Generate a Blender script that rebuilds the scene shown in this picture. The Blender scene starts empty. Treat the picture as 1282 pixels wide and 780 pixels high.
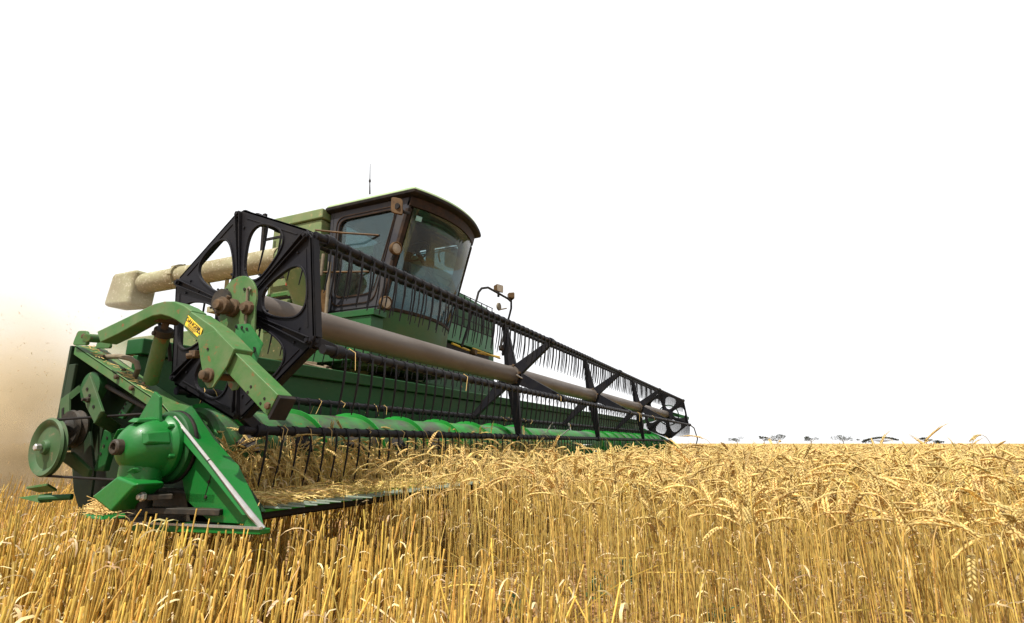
import bpy, bmesh, math, random
import numpy as np
from mathutils import Vector, Matrix

random.seed(7)
RNG = np.random.default_rng(11)
S = bpy.context.scene
COL = S.collection
H = 0.85                      # camera height above the ground
R_ = math.radians

# ------------------------------------------------------------------ camera
F_PX, PITCH, AZ = 700.0, R_(13.2633), R_(24.9109)
cam_data = bpy.data.cameras.new('camera')
cam_data.sensor_width = 36.0
cam_data.lens = 36.0 * F_PX / 1282.0
cam_data.clip_start = 0.05
cam_data.clip_end = 6000
cam = bpy.data.objects.new('camera', cam_data)
COL.objects.link(cam)
f0 = Vector((math.cos(AZ), math.sin(AZ), 0))
RIGHT = Vector((math.sin(AZ), -math.cos(AZ), 0))
ZUP = Vector((0, 0, 1))
FWD = f0 * math.cos(PITCH) + ZUP * math.sin(PITCH)
UP = -f0 * math.sin(PITCH) + ZUP * math.cos(PITCH)
cam.matrix_world = Matrix(((RIGHT.x, UP.x, -FWD.x, 0), (RIGHT.y, UP.y, -FWD.y, 0), (RIGHT.z, UP.z, -FWD.z, H), (0, 0, 0, 1)))
S.camera = cam

# ------------------------------------------------------------------ world, sun, exposure
SUN_DIR = Vector((-0.46, 0.05, 0.88)).normalized()
sun_el = math.asin(SUN_DIR.z)
sun_az = math.atan2(SUN_DIR.x, SUN_DIR.y)
W = bpy.data.worlds.new('World')
S.world = W
W.use_nodes = True
nt = W.node_tree
bg = nt.nodes['Background']
sky = nt.nodes.new('ShaderNodeTexSky')
sky.sky_type = 'NISHITA'
sky.sun_disc = False
sky.sun_elevation = sun_el
sky.sun_rotation = sun_az
sky.air_density = 1.0
sky.dust_density = 1.5
sky.ozone_density = 1.0
hs = nt.nodes.new('ShaderNodeHueSaturation')
hs.inputs['Saturation'].default_value = 0.35
nt.links.new(sky.outputs[0], hs.inputs['Color'])
veil = nt.nodes.new('ShaderNodeMix')          # thin bright overcast veil over the sky
veil.data_type = 'RGBA'
tcw = nt.nodes.new('ShaderNodeTexCoord')
sxyz = nt.nodes.new('ShaderNodeSeparateXYZ')
nt.links.new(tcw.outputs['Generated'], sxyz.inputs[0])
vr = nt.nodes.new('ShaderNodeMapRange')       # the veil thins out overhead
vr.interpolation_type = 'SMOOTHSTEP'
vr.inputs['From Min'].default_value = 0.60
vr.inputs['From Max'].default_value = 0.92
vr.inputs['To Min'].default_value = 0.92
vr.inputs['To Max'].default_value = 0.05
nt.links.new(sxyz.outputs['Z'], vr.inputs['Value'])
nt.links.new(vr.outputs[0], veil.inputs['Factor'])
veil.inputs[7].default_value = (6.9, 6.95, 7.05, 1)
nt.links.new(hs.outputs[0], veil.inputs[6])
nt.links.new(veil.outputs[2], bg.inputs['Color'])
bg.inputs['Strength'].default_value = 0.10
sd = bpy.data.lights.new('sun', 'SUN')
sd.energy = 4.6
sd.angle = R_(0.53)
sd.color = (1.0, 0.95, 0.86)
sun = bpy.data.objects.new('sun', sd)
COL.objects.link(sun)
sun.rotation_euler = SUN_DIR.to_track_quat('Z', 'Y').to_euler()
sun.location = (0, 0, 40)
S.view_settings.view_transform = 'Standard'
S.view_settings.look = 'None'
S.view_settings.exposure = 0.80
S.view_settings.gamma = 1.0
S.view_settings.use_curve_mapping = False
S.cycles.use_denoising = True
S.cycles.max_bounces = 8
S.cycles.transparent_max_bounces = 12
S.cycles.volume_bounces = 3


# ------------------------------------------------------------------ materials
def mat(name, c1, c2=None, scale=6.0, amount=0.5, rough=0.5, metal=0.0, c3=None, scale3=30.0, amt3=0.35, bump=0.0,
        coat=0.0, spec=0.3, stretch=None):
    """Principled paint/metal/rubber: base c1, broad patches of c2 (fading, dust), small specks of c3 (rust, chips)."""
    m = bpy.data.materials.new(name)
    m.use_nodes = True
    n, l = m.node_tree.nodes, m.node_tree.links
    b = n['Principled BSDF']
    b.inputs['Roughness'].default_value = rough
    b.inputs['Metallic'].default_value = metal
    b.inputs['Coat Weight'].default_value = coat
    b.inputs['Specular IOR Level'].default_value = spec
    tc = n.new('ShaderNodeTexCoord')
    vec = tc.outputs['Object']
    if stretch:
        mp = n.new('ShaderNodeMapping')
        mp.inputs['Scale'].default_value = stretch
        l.new(vec, mp.inputs['Vector'])
        vec = mp.outputs[0]
    col = None
    if c2:
        t = n.new('ShaderNodeTexNoise')
        t.inputs['Scale'].default_value = scale
        t.inputs['Detail'].default_value = 8
        t.inputs['Roughness'].default_value = 0.65
        l.new(vec, t.inputs['Vector'])
        r = n.new('ShaderNodeValToRGB')
        r.color_ramp.elements[0].position = 0.62 - amount * 0.4
        r.color_ramp.elements[1].position = 0.82 - amount * 0.2
        r.color_ramp.elements[0].color = (*c1, 1)
        r.color_ramp.elements[1].color = (*c2, 1)
        l.new(t.outputs[0], r.inputs[0])
        col = r.outputs[0]
        rr = n.new('ShaderNodeMapRange')
        rr.inputs['To Min'].default_value = max(0.05, rough - 0.1)
        rr.inputs['To Max'].default_value = min(1, rough + 0.22)
        l.new(t.outputs[0], rr.inputs['Value'])
        l.new(rr.outputs[0], b.inputs['Roughness'])
    if c3:
        t3 = n.new('ShaderNodeTexNoise')
        t3.inputs['Scale'].default_value = scale3
        t3.inputs['Detail'].default_value = 10
        t3.inputs['Roughness'].default_value = 0.75
        l.new(vec, t3.inputs['Vector'])
        r3 = n.new('ShaderNodeValToRGB')
        r3.color_ramp.elements[0].position = 0.72 - amt3 * 0.35
        r3.color_ramp.elements[1].position = 0.78 - amt3 * 0.32
        l.new(t3.outputs[0], r3.inputs[0])
        mx = n.new('ShaderNodeMix')
        mx.data_type = 'RGBA'
        l.new(r3.outputs[0], mx.inputs['Factor'])
        if col:
            l.new(col, mx.inputs[6])
        else:
            mx.inputs[6].default_value = (*c1, 1)
        mx.inputs[7].default_value = (*c3, 1)
        col = mx.outputs[2]
    if col:
        l.new(col, b.inputs['Base Color'])
    else:
        b.inputs['Base Color'].default_value = (*c1, 1)
    if bump:
        tb = n.new('ShaderNodeTexNoise')
        tb.inputs['Scale'].default_value = 45
        tb.inputs['Detail'].default_value = 6
        l.new(vec, tb.inputs['Vector'])
        bp = n.new('ShaderNodeBump')
        bp.inputs['Strength'].default_value = bump
        bp.inputs['Distance'].default_value = 0.01
        l.new(tb.outputs[0], bp.inputs['Height'])
        l.new(bp.outputs[0], b.inputs['Normal'])
    return m


RUST = (0.16, 0.065, 0.02)
M = {
    'green': mat('green_paint', (0.004, 0.115, 0.016), (0.016, 0.105, 0.022), 5, 0.5, 0.36, c3=(0.075, 0.07, 0.03), scale3=15, amt3=0.34, coat=0.1, bump=0.10),
    'sunlit_green': mat('sunlit_green_paint', (0.012, 0.25, 0.03), (0.025, 0.19, 0.035), 4, 0.55, 0.42, c3=(0.1, 0.12, 0.04), scale3=14, amt3=0.1, bump=0.05),  # brighter copy of the green: sunlight on trough and flights put into colour
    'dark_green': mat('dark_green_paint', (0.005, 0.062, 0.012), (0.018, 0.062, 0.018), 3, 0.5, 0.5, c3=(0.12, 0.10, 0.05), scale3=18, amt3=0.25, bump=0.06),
    'shaded_green': mat('shaded_green_sheet', (0.005, 0.024, 0.007), (0.016, 0.026, 0.011), 6, 0.6, 0.6, c3=(0.08, 0.06, 0.03), scale3=14, amt3=0.22),  # near-black green paints the end frame's inner shade; tan specks are dirt
    'dusty_green': mat('dusty_dark_green_paint', (0.025, 0.075, 0.022), (0.06, 0.085, 0.04), 8, 0.6, 0.55, c3=(0.14, 0.11, 0.06), scale3=16, amt3=0.3),
    'faded_green': mat('faded_green_paint', (0.036, 0.115, 0.026), (0.095, 0.135, 0.055), 7, 0.55, 0.5, c3=RUST, scale3=17, amt3=0.42, bump=0.08),
    'pale_green': mat('dusty_pale_green_paint', (0.10, 0.16, 0.06), (0.17, 0.18, 0.085), 3, 0.6, 0.65, c3=(0.30, 0.24, 0.12), scale3=12, amt3=0.4, bump=0.05),
    'roof': mat('sun_faded_roof_paint', (0.20, 0.30, 0.15), (0.30, 0.36, 0.22), 3, 0.6, 0.5, c3=RUST, scale3=9, amt3=0.12),
    'olive': mat('dusty_olive_paint', (0.018, 0.065, 0.012), (0.045, 0.07, 0.018), 3, 0.6, 0.55, c3=(0.10, 0.07, 0.02), scale3=14, amt3=0.3),
    'black': mat('black_reel_paint', (0.008, 0.008, 0.011), (0.016, 0.0145, 0.0145), 6, 0.5, 0.42, c3=(0.09, 0.05, 0.025), scale3=16, amt3=0.12, bump=0.06, spec=0.12),
    'tine': mat('black_tine_steel', (0.010, 0.010, 0.012), (0.022, 0.018, 0.016), 12, 0.4, 0.45, spec=0.12),
    'tube': mat('bare_brown_steel', (0.125, 0.106, 0.09), (0.09, 0.072, 0.058), 5, 0.6, 0.42, 0.25, c3=RUST, scale3=11, amt3=0.25, bump=0.05, stretch=(0.35, 1, 1)),
    'steel': mat('worn_steel', (0.52, 0.51, 0.50), (0.32, 0.29, 0.25), 20, 0.5, 0.32, 0.8, c3=RUST, scale3=40, amt3=0.3),
    'rust': mat('rusty_iron', (0.050, 0.034, 0.020), (0.11, 0.066, 0.034), 18, 0.6, 0.85, bump=0.4),
    'grease': mat('greasy_iron', (0.02, 0.018, 0.015), (0.06, 0.045, 0.03), 14, 0.5, 0.5, bump=0.2, spec=0.2),
    'drum': mat('worn_auger_drum', (0.06, 0.042, 0.045), (0.015, 0.22, 0.03), 4.5, 0.72, 0.4, 0.1, c3=RUST, scale3=18, amt3=0.4),
    'cab_grey': mat('dark_grey_cab_paint', (0.028, 0.029, 0.036), (0.05, 0.047, 0.045), 4, 0.5, 0.5, c3=(0.06, 0.045, 0.03), scale3=10, amt3=0.1, spec=0.18),
    'brown_trim': mat('rusty_brown_trim', (0.012, 0.008, 0.006), (0.04, 0.021, 0.011), 9, 0.6, 0.6, spec=0.15),
    'black_trim': mat('black_rubber_trim', (0.012, 0.011, 0.011), (0.03, 0.024, 0.02), 8, 0.5, 0.6, spec=0.12),
    'rubber': mat('dusty_tyre_rubber', (0.10, 0.08, 0.06), (0.25, 0.19, 0.12), 6, 0.7, 0.9, bump=0.3),
    'yellow': mat('yellow_rim_paint', (0.55, 0.36, 0.03), (0.32, 0.2, 0.05), 7, 0.5, 0.5),
    'decal_yellow': mat('yellow_decal', (0.72, 0.50, 0.03), (0.5, 0.36, 0.07), 20, 0.4, 0.5),
    'decal_black': mat('black_decal_ink', (0.015, 0.015, 0.012)),
    'decal_white': mat('pale_sticker', (0.22, 0.38, 0.36), (0.06, 0.22, 0.20), 18, 0.5, 0.4),
    'lamp_body': mat('brown_lamp_housing', (0.055, 0.03, 0.012), (0.12, 0.07, 0.028), 9, 0.6, 0.55, spec=0.15),
    'lamp_lens': mat('dusty_lamp_lens', (0.32, 0.27, 0.2), (0.16, 0.12, 0.08), 9, 0.5, 0.2),
    'seat': mat('grey_seat_vinyl', (0.10, 0.12, 0.13), (0.16, 0.17, 0.17), 6, 0.5, 0.6),
    'interior': mat('dark_cab_lining', (0.025, 0.024, 0.024), (0.045, 0.04, 0.036), 6, 0.5, 0.8),
    'hose': mat('dusty_hose', (0.12, 0.10, 0.07), (0.2, 0.16, 0.1), 12, 0.5, 0.7),
    'red': mat('red_reflector', (0.38, 0.015, 0.015), (0.25, 0.03, 0.02), 8, 0.5, 0.35),
    'straw_paint': mat('straw_caught', (0.6, 0.42, 0.17), (0.5, 0.33, 0.1), 25, 0.5, 0.9),
}


def glass_mat(name, tint, gloss=0.12):
    m = bpy.data.materials.new(name)
    m.use_nodes = True
    n, l = m.node_tree.nodes, m.node_tree.links
    n.remove(n['Principled BSDF'])
    out = n['Material Output']
    tr = n.new('ShaderNodeBsdfTransparent')
    tr.inputs[0].default_value = (*tint, 1)
    gl = n.new('ShaderNodeBsdfGlossy')
    gl.inputs['Roughness'].default_value = 0.03
    fr = n.new('ShaderNodeFresnel')
    fr.inputs['IOR'].default_value = 1.5
    ad = n.new('ShaderNodeMath')
    ad.operation = 'MULTIPLY_ADD'
    ad.inputs[1].default_value = 0.35
    ad.inputs[2].default_value = gloss * 0.3
    l.new(fr.outputs[0], ad.inputs[0])
    mx = n.new('ShaderNodeMixShader')
    l.new(ad.outputs[0], mx.inputs[0])
    l.new(tr.outputs[0], mx.inputs[1])
    l.new(gl.outputs[0], mx.inputs[2])
    # film of dust on the pane
    df = n.new('ShaderNodeBsdfDiffuse')
    df.inputs[0].default_value = (0.30, 0.27, 0.22, 1)
    t = n.new('ShaderNodeTexNoise')
    t.inputs['Scale'].default_value = 3.5
    t.inputs['Detail'].default_value = 8
    tc = n.new('ShaderNodeTexCoord')
    l.new(tc.outputs['Object'], t.inputs['Vector'])
    rg = n.new('ShaderNodeMapRange')
    rg.inputs['From Min'].default_value = 0.35
    rg.inputs['From Max'].default_value = 0.8
    rg.inputs['To Min'].default_value = 0.015
    rg.inputs['To Max'].default_value = 0.05
    l.new(t.outputs[0], rg.inputs['Value'])
    m2 = n.new('ShaderNodeMixShader')
    l.new(rg.outputs[0], m2.inputs[0])
    l.new(mx.outputs[0], m2.inputs[1])
    l.new(df.outputs[0], m2.inputs[2])
    l.new(m2.outputs[0], out.inputs[0])
    return m


M['glass'] = glass_mat('tinted_cab_glass', (0.52, 0.63, 0.64), 0.02)


def straw_mat(name, trans=0.33, rough=0.55):
    """Dry straw: each stalk carries its own colour; a little light passes through."""
    m = bpy.data.materials.new(name)
    m.use_nodes = True
    n, l = m.node_tree.nodes, m.node_tree.links
    b = n['Principled BSDF']
    b.inputs['Roughness'].default_value = rough
    b.inputs['Specular IOR Level'].default_value = 0.4
    at = n.new('ShaderNodeAttribute')
    at.attribute_name = 'straw_colour'
    t = n.new('ShaderNodeTexNoise')
    t.inputs['Scale'].default_value = 60
    t.inputs['Detail'].default_value = 3
    tc = n.new('ShaderNodeTexCoord')
    l.new(tc.outputs['Object'], t.inputs['Vector'])
    rg = n.new('ShaderNodeMapRange')
    rg.inputs['From Min'].default_value = 0.3
    rg.inputs['From Max'].default_value = 0.7
    rg.inputs['To Min'].default_value = 0.72
    rg.inputs['To Max'].default_value = 1.2
    l.new(t.outputs[0], rg.inputs['Value'])
    vm = n.new('ShaderNodeVectorMath')
    vm.operation = 'SCALE'
    l.new(at.outputs['Color'], vm.inputs[0])
    l.new(rg.outputs[0], vm.inputs['Scale'])
    l.new(vm.outputs[0], b.inputs['Base Color'])
    tr = n.new('ShaderNodeBsdfTranslucent')
    l.new(vm.outputs[0], tr.inputs[0])
    mx = n.new('ShaderNodeMixShader')
    mx.inputs[0].default_value = trans
    l.new(b.outputs[0], mx.inputs[1])
    l.new(tr.outputs[0], mx.inputs[2])
    l.new(mx.outputs[0], n['Material Output'].inputs[0])
    return m


M['straw'] = straw_mat('dry_straw')


# ------------------------------------------------------------------ mesh helpers
def ray(px, py):
    return FWD * F_PX + RIGHT * (px - 641.0) + UP * (390.0 - py)


def P(px, py, X=None, Y=None, Z=None):
    """A point measured on the photograph, placed on the plane X=, Y= or Z= (metres from the lens)."""
    d = ray(px, py)
    if X is not None:
        return d * (X / d.x)
    if Y is not None:
        return d * (Y / d.y)
    return d * (Z / d.z)


class MB:
    def __init__(self):
        self.v, self.f = [], []

    def add(self, vs, fs):
        o = len(self.v)
        self.v += [Vector(p) for p in vs]
        self.f += [tuple(i + o for i in f) for f in fs]
        return self

    def prism(self, pts, vec):
        """closed polygon pts (3D) extruded by vec"""
        n = len(pts)
        a = [Vector(p) for p in pts]
        b = [p + Vector(vec) for p in a]
        fs = [tuple(range(n))[::-1], tuple(range(n, 2 * n))]
        fs += [(i, (i + 1) % n, n + (i + 1) % n, n + i) for i in range(n)]
        return self.add(a + b, fs)

    def loft(self, A, B):
        n = len(A)
        fs = [tuple(range(n))[::-1], tuple(range(n, 2 * n))]
        fs += [(i, (i + 1) % n, n + (i + 1) % n, n + i) for i in range(n)]
        return self.add(list(A) + list(B), fs)

    def box(self, x0, x1, y0, y1, z0, z1):
        return self.prism([(x0, y0, z0), (x1, y0, z0), (x1, y1, z0), (x0, y1, z0)], (0, 0, z1 - z0))

    def ring(self, outer, inner, vec):
        """frame: outer/inner loops (same count) extruded by vec"""
        n = len(outer)
        vec = Vector(vec)
        o = [Vector(p) for p in outer]
        i_ = [Vector(p) for p in inner]
        vs = o + i_ + [p + vec for p in o] + [p + vec for p in i_]
        fs = []
        for k in range(n):
            j = (k + 1) % n
            fs += [(k, j, n + j, n + k), (2 * n + k, 3 * n + k, 3 * n + j, 2 * n + j),
                   (k, 2 * n + k, 2 * n + j, j), (n + k, n + j, 3 * n + j, 3 * n + k)]
        return self.add(vs, fs)

    def tube(self, path, r, n=10, cap=True, r_end=None):
        path = [Vector(p) for p in path]
        rings = []
        prev = None
        m = len(path)
        for i, p in enumerate(path):
            if i == 0:
                t = path[1] - p
            elif i == m - 1:
                t = p - path[-2]
            else:
                t = (path[i + 1] - p).normalized() + (p - path[i - 1]).normalized()
            t = t.normalized()
            if prev is None:
                a = Vector((0, 0, 1)) if abs(t.z) < 0.9 else Vector((1, 0, 0))
            else:
                a = prev
            u = (a - t * a.dot(t)).normalized()
            prev = u
            w = t.cross(u)
            if isinstance(r, (list, tuple)):
                rr = r[i]
            else:
                rr = r if r_end is None else r + (r_end - r) * i / (m - 1)
            rings.append([p + (u * math.cos(2 * math.pi * k / n) + w * math.sin(2 * math.pi * k / n)) * rr for k in range(n)])
        vs = [q for rg in rings for q in rg]
        fs = []
        for i in range(m - 1):
            for k in range(n):
                k2 = (k + 1) % n
                fs.append((i * n + k, i * n + k2, (i + 1) * n + k2, (i + 1) * n + k))
        if cap:
            fs.append(tuple(range(n))[::-1])
            fs.append(tuple(range((m - 1) * n, m * n)))
        return self.add(vs, fs)

    def bar(self, a, b, w, h, up=(0, 0, 1)):
        a, b = Vector(a), Vector(b)
        t = (b - a).normalized()
        u = Vector(up)
        u = (u - t * u.dot(t)).normalized()
        s = t.cross(u)
        c = [s * w / 2 + u * h / 2, -s * w / 2 + u * h / 2, -s * w / 2 - u * h / 2, s * w / 2 - u * h / 2]
        return self.loft([a + q for q in c], [b + q for q in c])

    def lathe(self, c, axis, prof, n=28):
        """prof: list of (distance along axis, radius)"""
        c, ax = Vector(c), Vector(axis).normalized()
        a = Vector((0, 0, 1)) if abs(ax.z) < 0.9 else Vector((1, 0, 0))
        u = (a - ax * a.dot(ax)).normalized()
        w = ax.cross(u)
        vs, fs = [], []
        for d, r in prof:
            for k in range(n):
                t = 2 * math.pi * k / n
                vs.append(c + ax * d + (u * math.cos(t) + w * math.sin(t)) * max(r, 1e-4))
        m = len(prof)
        for i in range(m - 1):
            for k in range(n):
                k2 = (k + 1) % n
                fs.append((i * n + k, i * n + k2, (i + 1) * n + k2, (i + 1) * n + k))
        fs.append(tuple(range(n))[::-1])
        fs.append(tuple(range((m - 1) * n, m * n)))
        return self.add(vs, fs)

    def build(self, name, material, parent=None, bevel=0.0, smooth=True, base=None):
        """Link as ONE mesh object. Vertices are metres from the lens; the world has the ground at z=0."""
        off = Vector((0, 0, H))
        loc = Vector(base) if base is not None else Vector((0, 0, 0))
        me = bpy.data.meshes.new(name)
        me.from_pydata([tuple(p + off - loc) for p in self.v], [], self.f)
        bm = bmesh.new()
        bm.from_mesh(me)
        bmesh.ops.recalc_face_normals(bm, faces=bm.faces)
        bm.to_mesh(me)
        bm.free()
        if smooth:
            me.polygons.foreach_set('use_smooth', [True] * len(me.polygons))
            me.set_sharp_from_angle(angle=R_(32))
        me.materials.append(M[material] if isinstance(material, str) else material)
        o = bpy.data.objects.new(name, me)
        COL.objects.link(o)
        o.location = loc
        if parent is not None:
            o.parent = parent
            o.matrix_parent_inverse = Matrix.Translation(-world_loc(parent))
        if bevel:
            bv = o.modifiers.new('bevel', 'BEVEL')
            bv.width = bevel
            bv.segments = 2
            bv.limit_method = 'ANGLE'
            bv.angle_limit = R_(40)
            bv.harden_normals = True
        return o


WL = {}


def world_loc(o):
    return WL.get(o.name, Vector((0, 0, 0)))


def arc(c, r0, r1, e0, e1, a0, a1, n):
    """points of an ellipse arc centre c, half-axis vectors e0*r0, e1*r1"""
    c, e0, e1 = Vector(c), Vector(e0), Vector(e1)
    return [c + e0 * (r0 * math.cos(a0 + (a1 - a0) * i / n)) + e1 * (r1 * math.sin(a0 + (a1 - a0) * i / n)) for i in range(n + 1)]


def fillet(pts, r, n=4):
    """round the corners of a planar polygon"""
    out = []
    m = len(pts)
    for i in range(m):
        p, a, b = Vector(pts[i]), Vector(pts[i - 1]), Vector(pts[(i + 1) % m])
        da, db = (a - p), (b - p)
        k = min(r, da.length * 0.45, db.length * 0.45)
        s, e = p + da.normalized() * k, p + db.normalized() * k
        for j in range(n + 1):
            t = j / n
            out.append(s * (1 - t) ** 2 + p * 2 * t * (1 - t) + e * t * t)
    return out


def shift(pts, v):
    return [Vector(p) + Vector(v) for p in pts]


# ------------------------------------------------------------------ ground
def ground():
    bm = bmesh.new()
    rs = [0, 2, 4, 8, 16, 32, 64, 128, 300, 800, 2500]
    n = 48
    prev = None
    for r in rs:
        if r == 0:
            ring = [bm.verts.new((0, 0, 0))]
        else:
            ring = [bm.verts.new((r * math.cos(2 * math.pi * k / n), r * math.sin(2 * math.pi * k / n), 0)) for k in range(n)]
        if prev:
            for k in range(n):
                if len(prev) == 1:
                    bm.faces.new((prev[0], ring[k], ring[(k + 1) % n]))
                else:
                    bm.faces.new((prev[k], ring[k], ring[(k + 1) % n], prev[(k + 1) % n]))
        prev = ring
    me = bpy.data.meshes.new('ground')
    bm.to_mesh(me)
    bm.free()
    m = bpy.data.materials.new('stubble_soil')
    m.use_nodes = True
    nd, l = m.node_tree.nodes, m.node_tree.links
    b = nd['Principled BSDF']
    b.inputs['Roughness'].default_value = 0.95
    tc = nd.new('ShaderNodeTexCoord')
    t = nd.new('ShaderNodeTexNoise')
    t.inputs['Scale'].default_value = 9
    t.inputs['Detail'].default_value = 10
    t.inputs['Roughness'].default_value = 0.75
    l.new(tc.outputs['Object'], t.inputs['Vector'])
    r = nd.new('ShaderNodeValToRGB')
    r.color_ramp.elements[0].position = 0.34
    r.color_ramp.elements[0].color = (0.13, 0.062, 0.024, 1)
    r.color_ramp.elements[1].position = 0.62
    r.color_ramp.elements[1].color = (0.40, 0.22, 0.078, 1)
    l.new(t.outputs[0], r.inputs[0])
    l.new(r.outputs[0], b.inputs['Base Color'])
    bp = nd.new('ShaderNodeBump')
    bp.inputs['Strength'].default_value = 0.7
    bp.inputs['Distance'].default_value = 0.04
    l.new(t.outputs[0], bp.inputs['Height'])
    l.new(bp.outputs[0], b.inputs['Normal'])
    me.materials.append(m)
    o = bpy.data.objects.new('ground', me)
    COL.objects.link(o)
    o['kind'] = 'structure'
    return o


ground()

# ------------------------------------------------------------------ the combine: root
ROOT = bpy.data.objects.new('combine_harvester', None)
COL.objects.link(ROOT)
ROOT.location = (7.3, 5.5, 0)
ROOT.empty_display_size = 0.5
ROOT['label'] = 'green combine harvester with dark cab and a wide black reel cutting standing wheat'
ROOT['category'] = 'combine harvester'
WL[ROOT.name] = Vector(ROOT.location)

XN, XF = 1.72, 14.05                     # near and far ends of the header


def part(mb, name, material, parent=ROOT, bevel=0.004, label=None, smooth=True):
    o = mb.build(name, material, parent, bevel, smooth)
    WL[o.name] = Vector((0, 0, 0))
    if label:
        o['label'] = label
    return o


def pieces(name, material, parent, items, bevel=0.0):
    """one part per small piece"""
    return [part(b, name, material, parent, bevel) for b in items]


# ------------------------------------------------------------------ header: back panel, trough, auger, cutter bar
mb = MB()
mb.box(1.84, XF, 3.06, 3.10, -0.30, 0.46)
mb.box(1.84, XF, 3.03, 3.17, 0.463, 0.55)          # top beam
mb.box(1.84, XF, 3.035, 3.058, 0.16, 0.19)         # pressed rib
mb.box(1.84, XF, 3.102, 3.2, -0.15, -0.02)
back = part(mb, 'header_back_panel', 'dark_green', bevel=0.008)  # panel's shade is put into this darker copy of the green
mb = MB()
prof = [(3.055, 0.155), (3.04, 0.05), (3.0, -0.09), (2.9, -0.2), (2.75, -0.262), (2.5, -0.275), (2.15, -0.285), (2.02, -0.275)]
lo = [(y + 0.004, z - 0.012) for y, z in prof]
mb.prism([(1.84, y, z) for y, z in prof] + [(1.84, y, z) for y, z in lo[::-1]], (XF - 1.84, 0, 0))
part(mb, 'auger_trough', 'sunlit_green', bevel=0)

mb = MB()
ca = Vector((0, 2.70, -0.02))
mb.lathe((1.95, ca.y, ca.z), (1, 0, 0), [(0, 0.18), (0.02, 0.20), (XF - 1.95, 0.20), (XF - 1.93, 0.18)], 26)
drum = part(mb, 'feed_auger', 'drum', bevel=0)
def flight(x0, x1, hand, phase=0.0):
    f = MB()
    pitch, n = 0.55, int(abs(x1 - x0) / 0.55 * 28)
    vs, fs = [], []
    for i in range(n + 1):
        x = x0 + (x1 - x0) * i / n
        a = hand * 2 * math.pi * (x - x0) / pitch + phase
        for r in (0.195, 0.226):
            for dx in (-0.004, 0.004):
                vs.append((x + dx, ca.y + r * math.cos(a), ca.z + r * math.sin(a)))
    for i in range(n):
        q = i * 4
        fs += [(q, q + 2, q + 6, q + 4), (q + 1, q + 5, q + 7, q + 3), (q + 2, q + 3, q + 7, q + 6)]
    f.add(vs, fs)
    return f
part(flight(1.98, 6.3, 1, 1.2), 'auger_flight', 'sunlit_green', drum, 0)
part(flight(XF - 0.05, 8.3, 1, 0.4), 'auger_flight', 'sunlit_green', drum, 0)
# retracting fingers at the middle of the auger
for k in range(14):
    x = 6.45 + k * 0.13
    a = k * 2.2
    d = Vector((0, math.cos(a), math.sin(a)))
    c0 = Vector((x, ca.y, ca.z))
    part(MB().tube([c0 + d * 0.17, c0 + d * 0.33], 0.008, 8), 'auger_finger', 'steel', drum, 0)
# stripper paddles seen between the flights
for k, x in enumerate((2.05, 2.42, 2.86, 3.32, 3.8)):
    f = MB()
    f.prism([(x, ca.y - 0.20, ca.z + 0.02), (x + 0.05, ca.y - 0.33, ca.z - 0.02), (x + 0.10, ca.y - 0.2, ca.z + 0.1)], (0, 0.02, -0.01))
    part(f, 'paddle', 'black_trim', drum, 0.002)

mb = MB()
mb.box(1.80, XF, 2.045, 2.10, -0.315, -0.288)
mb.box(1.80, XF, 2.10, 2.40, -0.33, -0.29)
cut = part(mb, 'cutter_bar', 'tine')
def guard(x):
    g = MB()
    g.loft([(x - 0.008, 2.06, -0.271), (x + 0.008, 2.06, -0.271), (x + 0.006, 2.06, -0.262), (x - 0.006, 2.06, -0.262)],
           [(x - 0.003, 1.89, -0.269), (x + 0.003, 1.89, -0.269), (x + 0.002, 1.89, -0.264), (x - 0.002, 1.89, -0.264)])
    return g
gsteel = mat('greenish_guard_steel', (0.30, 0.36, 0.30), (0.18, 0.24, 0.18), 20, 0.5, 0.4, 0.5)
for k in range(44):
    part(guard(1.86 + k * 0.0762), 'knife_guard', gsteel, cut, 0)
rest = MB()
for k in range(44, 159):
    g = guard(1.86 + k * 0.0762)
    rest.add(g.v, g.f)
o = part(rest, 'knife_guards', gsteel, cut, 0)
o['kind'] = 'stuff'
mb = MB()
for k in range(159):
    x = 1.90 + k * 0.0762
    mb.prism([(x - 0.035, 2.05, -0.276), (x + 0.035, 2.05, -0.276), (x, 1.99, -0.276)], (0, 0, 0.003))
part(mb, 'knife', 'tine', cut, 0)

# ------------------------------------------------------------------ header end frame + crop divider (near end)
railO = [P(94, 432, X=1.66), P(203, 505, X=1.66), P(219, 524, X=1.66)]
railI = [P(128, 434, X=1.80), P(199, 491, X=1.80), P(240, 508, X=1.80)]
mb = MB()
top = railO + railI[::-1]
mb.prism(top, (0, 0, -0.012))
for a, b in zip(railO[:-1], railO[1:]):
    mb.loft([a, b, b + Vector((0, 0, -0.05)), a + Vector((0, 0, -0.05))],
            [p + Vector((0.008, 0, 0)) for p in (a, b, b + Vector((0, 0, -0.05)), a + Vector((0, 0, -0.05)))])
rail = part(mb, 'end_frame_rail', 'faded_green', bevel=0.003)
# clips and bolts on the rail
pieces('bolt', 'rust', rail, [MB().lathe(P(px, py, X=1.655), (-1, 0, 0), [(0, 0.012), (0.012, 0.012), (0.014, 0.008)], 8) for px, py in ((147, 472), (166, 486))] +
       [MB().lathe(railO[0].lerp(railO[1], s) + Vector((0.05, 0, 0.004)), (0, 0, 1), [(0, 0.012), (0.01, 0.011)], 6) for s in (0.22, 0.47, 0.7)])

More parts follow.
